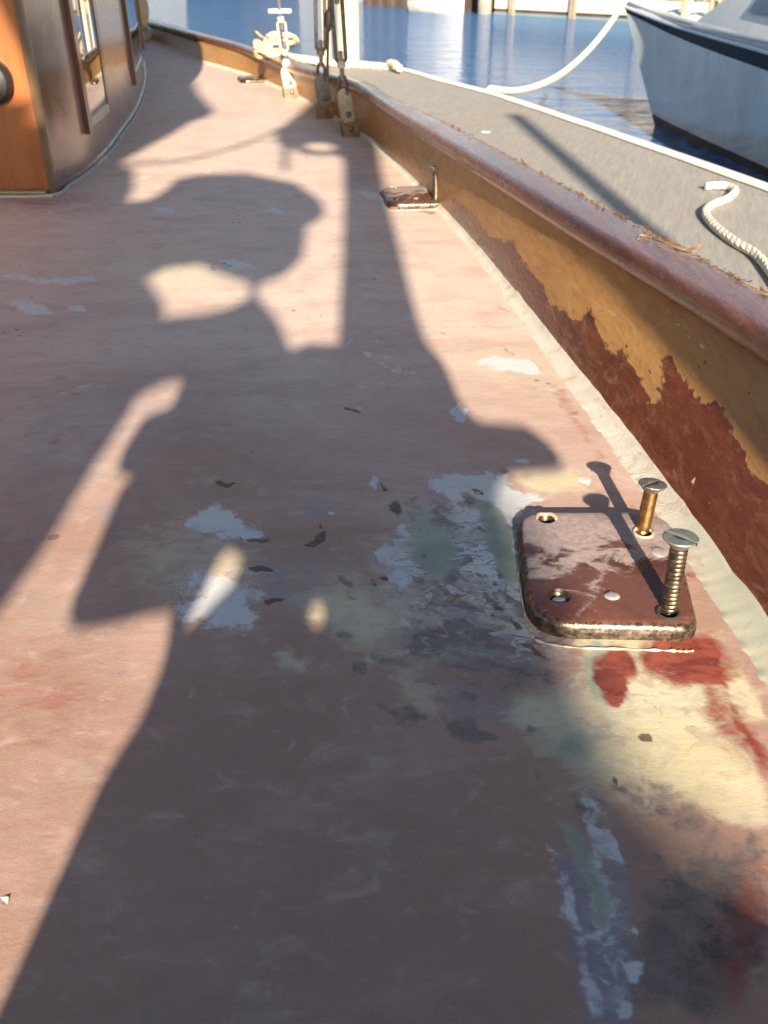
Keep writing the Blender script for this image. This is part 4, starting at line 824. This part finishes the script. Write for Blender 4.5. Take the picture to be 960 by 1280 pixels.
# low coach roof with a dark window
bm = bmesh.new(); c0 = aty(975, 22, 6.4); 
vs = [Vector(v) for v in [(-.36, .75, -.10), (1.0, .85, -.10), (1.0, -2.2, -.10), (-.30, -2.2, -.10), (-.16, .1, .24), (.85, .1, .24), (.85, -2.2, .24), (-.16, -2.2, .24)]]
V_ = [bm.verts.new(c0 + v) for v in vs]
for f in ((0, 1, 2, 3), (4, 5, 6, 7), (0, 1, 5, 4), (1, 2, 6, 5), (2, 3, 7, 6), (3, 0, 4, 7)): bm.faces.new([V_[k] for k in f])
bevel(bm, .03, 3); child(obj('coach_roof', bm, worn('white_coachroof', (.74, .74, .72), (.68, .68, .66), 8, .4)), boat)
bm = bmesh.new(); a_, b_, c_, d_ = [c0 + v for v in (vs[0].lerp(vs[3], .28).lerp(vs[4].lerp(vs[7], .2), .40), vs[0].lerp(vs[3], .75).lerp(vs[7], .40), vs[3].lerp(vs[7], .78).lerp(vs[0].lerp(vs[4], .78), .25), vs[0].lerp(vs[4], .76).lerp(vs[3].lerp(vs[7], .76), .20))]
f = bm.faces.new([bm.verts.new(p + Vector((-.012, 0, .004))) for p in (a_, b_, c_, d_)]); bmesh.ops.solidify(bm, geom=[f], thickness=.012); child(obj('window', bm, glass), boat)

# ================================================================ water and the far side of the harbour
def water_mat():
    t = T('harbour_water'); v = t.vec((1, 1.0, 1), (0, 0, .35))
    a = t.noise(1.1, 3, t.vec((.9, 1.6, 1), (0, 0, .2)), .5, .6); b = t.noise(3.2, 5, t.vec((.8, 1.3, 1), (0, 0, -.3)), .6, .8); c = t.noise(16, 3, t.vec((.8, 1.3, 1)), .5)
    h = t.math('ADD', t.math('ADD', t.math('MULTIPLY', a, .55), t.math('MULTIPLY', b, .42)), t.math('MULTIPLY', c, .13))
    return t.out((.028, .135, .33), .05, t.bump(h, 1.0, .9), IOR=1.33, Specular_IOR_Level=.5)
bm = bmesh.new(); vs = [bm.verts.new((a, b, WZ)) for a, b in ((-400, -60), (400, -60), (400, 900), (-400, 900))]; bm.faces.new(vs)
tag(obj('water', bm, water_mat(), smooth=False), kind='structure')
bm = bmesh.new(); vs = [bm.verts.new((a, b, WZ - 2.5)) for a, b in ((-400, -60), (400, -60), (400, 900), (-400, 900))]; bm.faces.new(vs)
tag(obj('seabed', bm, worn('mud', (.05, .05, .045), (.07, .065, .055), 3, .9), smooth=False), kind='structure')
far_a = atz(575, 15, WZ); far_b = atz(800, 28, WZ); fd = (far_b - far_a).normalized(); fn = Vector((-fd.y, fd.x, 0)); fn = fn if fn.y > 0 else -fn
paler = worn('sunlit_pale_concrete', (.74, .70, .62), (.66, .61, .52), 1.2, .8); teal = worn('teal_waterline_paint', (.20, .29, .31), (.26, .32, .33), 2, .6); brn = worn('dark_wet_timber', (.075, .055, .045), (.12, .085, .065), 2, .8)
def far_box(name, parent, s0, s1, d0, d1, z0, z1, m, bv=0.0, jit=0.0):
    bm = bmesh.new(); M = Matrix((fd, fn, Vector((0, 0, 1)))).transposed()
    add_box(bm, far_a + fd * (s0 + s1) / 2 + fn * (d0 + d1) / 2 + Vector((0, 0, (z0 + z1) / 2)), (s1 - s0, d1 - d0, z1 - z0), M)
    if bv: bevel(bm, bv)
    return child(obj(name, bm, m, smooth=False), parent)
fq = empty('far_dock', far_a); tag(fq, 'pale concrete float with a teal waterline on the far side of the harbour', 'dock')
for k in range(24): far_box('panel', fq, 1.2 + k * .62, 1.2 + k * .62 + .59, 0, 3, .12, .45, paler)
far_box('waterline_band', fq, 1.2, 16.2, -.02, 3, -.2, .05, teal); far_box('lower_fascia', fq, 1.2, 16.2, .03, 3, .052, .118, brn)
far_box('top_slab', fq, 1.2, 16.2, -.05, 3, .452, .52, paler)
for k in range(8): far_box('fender_strip', fq, 1.75 + k * 1.86, 1.90 + k * 1.86, -.09, -.022, -.1, .5, worn('weathered_fender', (.40, .33, .25), (.28, .22, .16), 3, .8))
fw = empty('far_landing', far_a + fd * -6); tag(fw, 'dark timber landing on the far shore left of the pale float', 'landing')
for k in range(20): far_box('pile', fw, -4.2 + k * .26, -4.2 + k * .26 + .2, .2 + .1 * (k % 2), .5, -.6, .34 + .05 * ((k * 7) % 3), brn)
far_box('top_beam', fw, -4.3, 1.15, .1, 1.5, .42, .52, brn)
fp = empty('far_piling', far_a + fd * 1.05); tag(fp, 'grey piling standing between the timber landing and the pale float', 'piling')
bm = bmesh.new(); add_lathe(bm, [(.17, -1), (.17, 2.4), (.12, 2.5), (0, 2.55)], Matrix.Translation(far_a + fd * 1.02 + fn * -.15), 14); child(obj('timber', bm, worn('grey_piling', (.34, .31, .27), (.24, .21, .18), 4, .8)), fp)
def small_boat(name, label, s, d, L, bw, hh, m, top=None):
    o = empty(name, far_a + fd * s + fn * d); tag(o, label, 'boat')
    bm = bmesh.new(); prev = None; n = 14
    for k in range(n + 1):
        f = k / n; w_ = bw / 2 * (1 - max(0, (f - .55) / .45) ** 2.2) * (.85 + .15 * min(1, f * 4)) + .01; zt = hh * (.85 + .25 * f * f)
        sec = [(-w_, zt), (-w_ * .95, zt * .5), (-w_ * .75, -.05), (-w_ * .3, -.15), (w_ * .3, -.15), (w_ * .75, -.05), (w_ * .95, zt * .5), (w_, zt)]
        row = [bm.verts.new(fd * (L * (f - .5)) + fn * a + Vector((0, 0, z))) for a, z in sec]
        if prev:
            for j in range(7): bm.faces.new((prev[j], prev[j + 1], row[j + 1], row[j]))
            bm.faces.new((prev[7], prev[0], row[0], row[7]))
        else: bm.faces.new(row)
        prev = row
    bm.faces.new(prev[::-1]); obj('hull', bm, m, o)
    if top:
        bm = bmesh.new(); Mr = Matrix((fd, fn, Vector((0, 0, 1)))).transposed(); add_box(bm, Vector((0, 0, hh + top / 2 - .05)) - fd * L * .08, (L * .42, bw * .7, top), Mr); bevel(bm, .08, 3); obj('cabin_house', bm, m, o)
        bm = bmesh.new(); add_box(bm, Vector((0, 0, hh + top * .55)) - fd * L * .08, (L * .36, bw * .72, top * .3), Mr); obj('window_band', bm, glass, o)
    return o
wg = worn('sunlit_white_gelcoat', (.76, .74, .70), (.68, .66, .62), 2, .35)
small_boat('dinghy', 'small white dinghy tied in front of the dark timber landing', -.15, -.55, 1.7, .8, .30, wg)
small_boat('motor_boat', 'white cabin motor boat lying behind the pale float', 5.5, 4.6, 9, 2.8, 1.5, wg, 1.7)
small_boat('motor_boat', 'second white motor boat behind the dark landing', -4.5, 3.4, 8, 2.6, 1.4, wg, 1.5)
small_boat('brown_barge', 'dark brown hull at the top of the picture behind the farthest turnbuckle', -13.2, 2.0, 6.4, 2.2, .55, brn)
bm = bmesh.new(); sh = [(-160, 70), (-60, 62), (-20, 58), (20, 60), (70, 66), (160, 75), (160, 130), (-160, 130)]
A_ = [bm.verts.new((a, b, WZ - 1)) for a, b in sh]; B_ = [bm.verts.new((a, b + 1.5, WZ + 1.6)) for a, b in sh]
for j in range(len(sh)): bm.faces.new((A_[j], A_[(j + 1) % len(sh)], B_[(j + 1) % len(sh)], B_[j]))
bm.faces.new(B_); tag(obj('far_shore', bm, worn('shore_rock', (.30, .27, .22), (.22, .20, .16), .3, .9), smooth=False), kind='structure')

# ================================================================ unseen blockers added behind the camera, shaped to throw the long shadows
def shade_pt(px, py, Y, z=0.0, onface=None):
    g = aty(px, py, onface) if onface else atz(px, py, z)
    k = (Y - g.y) / sd.y; return g + sd * k
blocker_m = worn('dark_blocker', (.05, .055, .075), (.08, .08, .10), 20, .9)  # plain dark colour shared by the added shadow blockers
def silhouette(name, outlines, Y, th, label, cat, extra=None, holes=()):
    bm = bmesh.new(); es = []
    o0 = Vector((0, Y, 0))
    for k_, lst in enumerate(list(outlines) + list(holes)):
        vs = [bm.verts.new((p if isinstance(p, Vector) else shade_pt(p[0], p[1], Y)) - o0) for p in lst]
        es += [bm.edges.new((vs[j], vs[(j + 1) % len(vs)])) for j in range(len(vs))]
    r = bmesh.ops.triangle_fill(bm, use_beauty=True, edges=es)
    fs = [f for f in r['geom'] if isinstance(f, bmesh.types.BMFace)]
    ex = bmesh.ops.extrude_face_region(bm, geom=fs)
    bmesh.ops.translate(bm, verts=[v for v in ex['geom'] if isinstance(v, bmesh.types.BMVert)], vec=-sd * th)
    o = obj(name, bm, blocker_m, smooth=False); o.location = o0; return tag(o, label, cat)
YB, YL, YS = -.22, -.60, -.46
vb = lambda x, z, Y: Vector((x, Y, z))
body_l = [(0,1258),(20,1215),(75,1090),(130,970),(180,890),(200,840),(209,805),(213,766)]
bag = [(180,770),(150,780),(110,787),(94,787),(86,777),(90,752),(100,730),(130,660),(150,612),(164,598),(146,592),(150,570),(165,545),(182,520),(215,508),(228,478)]
body_top = [(260,440),(330,420),(365,437),(385,429),(421,431),(480,436),(545,440),(560,463),(573,497),(585,515),(600,527),(655,531),(688,555),(703,575),(700,588),(640,592),(625,605),(618,622),(625,690),(640,780),(668,850),(700,925),(760,1015),(830,1075),(930,1130),(1010,1170)]
silhouette('body_blocker', [[vb(-.62, -.001, YB)] + [(-60, 1385)] + body_l + bag + body_top + [vb(.46, .18, YB), vb(.44, -.001, YB)]], YB, .10, 'unseen dark slab added for the crouching viewer, cut to shade the near deck', 'shadow blocker',  # added slab in place of the crouching viewer, outline cut from the shadow
           holes=[[(285,688),(303,700),(290,730),(262,757),(237,783),(233,780),(255,740),(270,705)], [(388,760),(397,757),(405,761),(404,778),(395,783),(388,780)]])
facez = [shade_pt(55, 127, YL, onface=1.83), shade_pt(0, 124, YL, onface=1.83), shade_pt(-150, 122, YL, onface=1.83)]
left_outline = facez[::-1] + [(90,205),(144,202),(168,211),(168,233),(160,252),(187,249),(206,237),(220,223),(249,218),(307,216),(369,228),(398,247),(407,261),(405,271),(383,285),(383,300),(378,324),(355,345),(323,356),(324,374),(345,395),(366,440),(300,470),(240,475),(228,478),(210,478),(172,496),(160,520),(120,580),(60,680),(0,765),(-70,860)]
silhouette('soft_edge_blocker', [[(600,612),(640,616),(668,690),(684,775),(708,805),(731,830),(748,880),(758,917),(781,952),(826,996),(869,1040),(956,1090),(1010,1118),(1010,1330),(800,1300),(640,1010),(585,850),(570,700),(580,620)]], -3.2, .08, 'unseen dark slab added far behind the viewer to blur the shadow edge across the stains', 'awning')  # added slab, set far back only to soften this stretch of shadow edge
silhouette('left_blocker', [left_outline + [vb(-1.6, .5, YL)]], YL, .12, 'unseen dark slab added behind the viewer, cut to shade the left deck', 'sail bundle', holes=[[(184,348),(206,336),(249,331),(268,340),(311,355),(311,372),(287,384),(254,391),(206,396),(204,376)]])  # added blocker; its outline follows the shadow on the left deck
silhouette('band_blocker', [[(421,440),(423,410),(427,330),(430,250),(428,197),(415,194),(395,195),(376,192),(363,184),(359,214),(351,214),(353,186),(343,172),(345,164),(375,140),(395,120),(440,120),(470,160),(478,215),(485,250),(500,310),(515,370),(530,420),(548,450)]], YS, .06, 'unseen dark slab added behind the viewer to cast the shadow band up to the chainplates', 'spar', holes=[ell(400, 184, 19, 5, .05, 12)])  # unseen slab added for the dark band and ring by the chainplates
silhouette('cabin_side_blocker', [[(120,215),(150,204),(215,168),(240,152),(262,146),(268,138),(250,118),(238,96),(234,80),(222,68),(190,62),(150,60)]], -.75, .05, 'unseen slab added high behind the viewer, cut to shade the deck beside the cabin', 'canvas cover')  # another added blocker, shaped for the shadow along the cabin foot
bm = bmesh.new(); ln_ = [shade_pt(a, b, -.66) for a, b in [(130,204),(200,203),(250,196),(300,182),(330,170),(350,160)]]; o0 = ln_[0]; add_tube(bm, [p - o0 for p in spline(ln_, 5)], .006, 8); o = obj('slack_line', bm, ropem); o.location = o0; tag(o, 'slack line strung behind the viewer', 'line')
YR = -.06
def back(p): return p + sd * ((YR - p.y) / sd.y)
edge_ = [back(on_face(*p)) for p in [(550,186),(590,217),(624,247),(690,302),(765,367),(830,436),(880,490),(958,590)]] 
capo = [back(Vector((float(xl(y)) + .004, y, float(hz(y)) + .019))) for y in (.3, .6, 1.0, 1.4, 1.75)]
silhouette('rail_blocker', [edge_ + [Vector((edge_[-1].x - .01, YR, .01)), Vector((capo[0].x + .0, YR, .01))] + capo], YR, .05, 'unseen dark slab added behind the viewer, cut to shade the bulwark face', 'tarpaulin')  # added out of view so the upper bulwark face falls in shadow
bm = bmesh.new(); pa = atz(645, 145, DZ); pb = atz(765, 250, DZ); q1 = pa + sd * ((-.7 - pa.y) / sd.y); q2 = pb + sd * ((-.7 - pb.y) / sd.y); o0 = q2
add_tube(bm, [(q2 - q1) * .6, Vector((0, 0, 0)), q1 - q2, (q1 - q2) * 1.02], .035, 12); o = obj('shadow_pole', bm, ropem); o.location = o0; tag(o, 'raised pole behind the viewer whose shadow crosses the dock', 'pole')  # unseen pole added to cast the slanting shadow on the dock
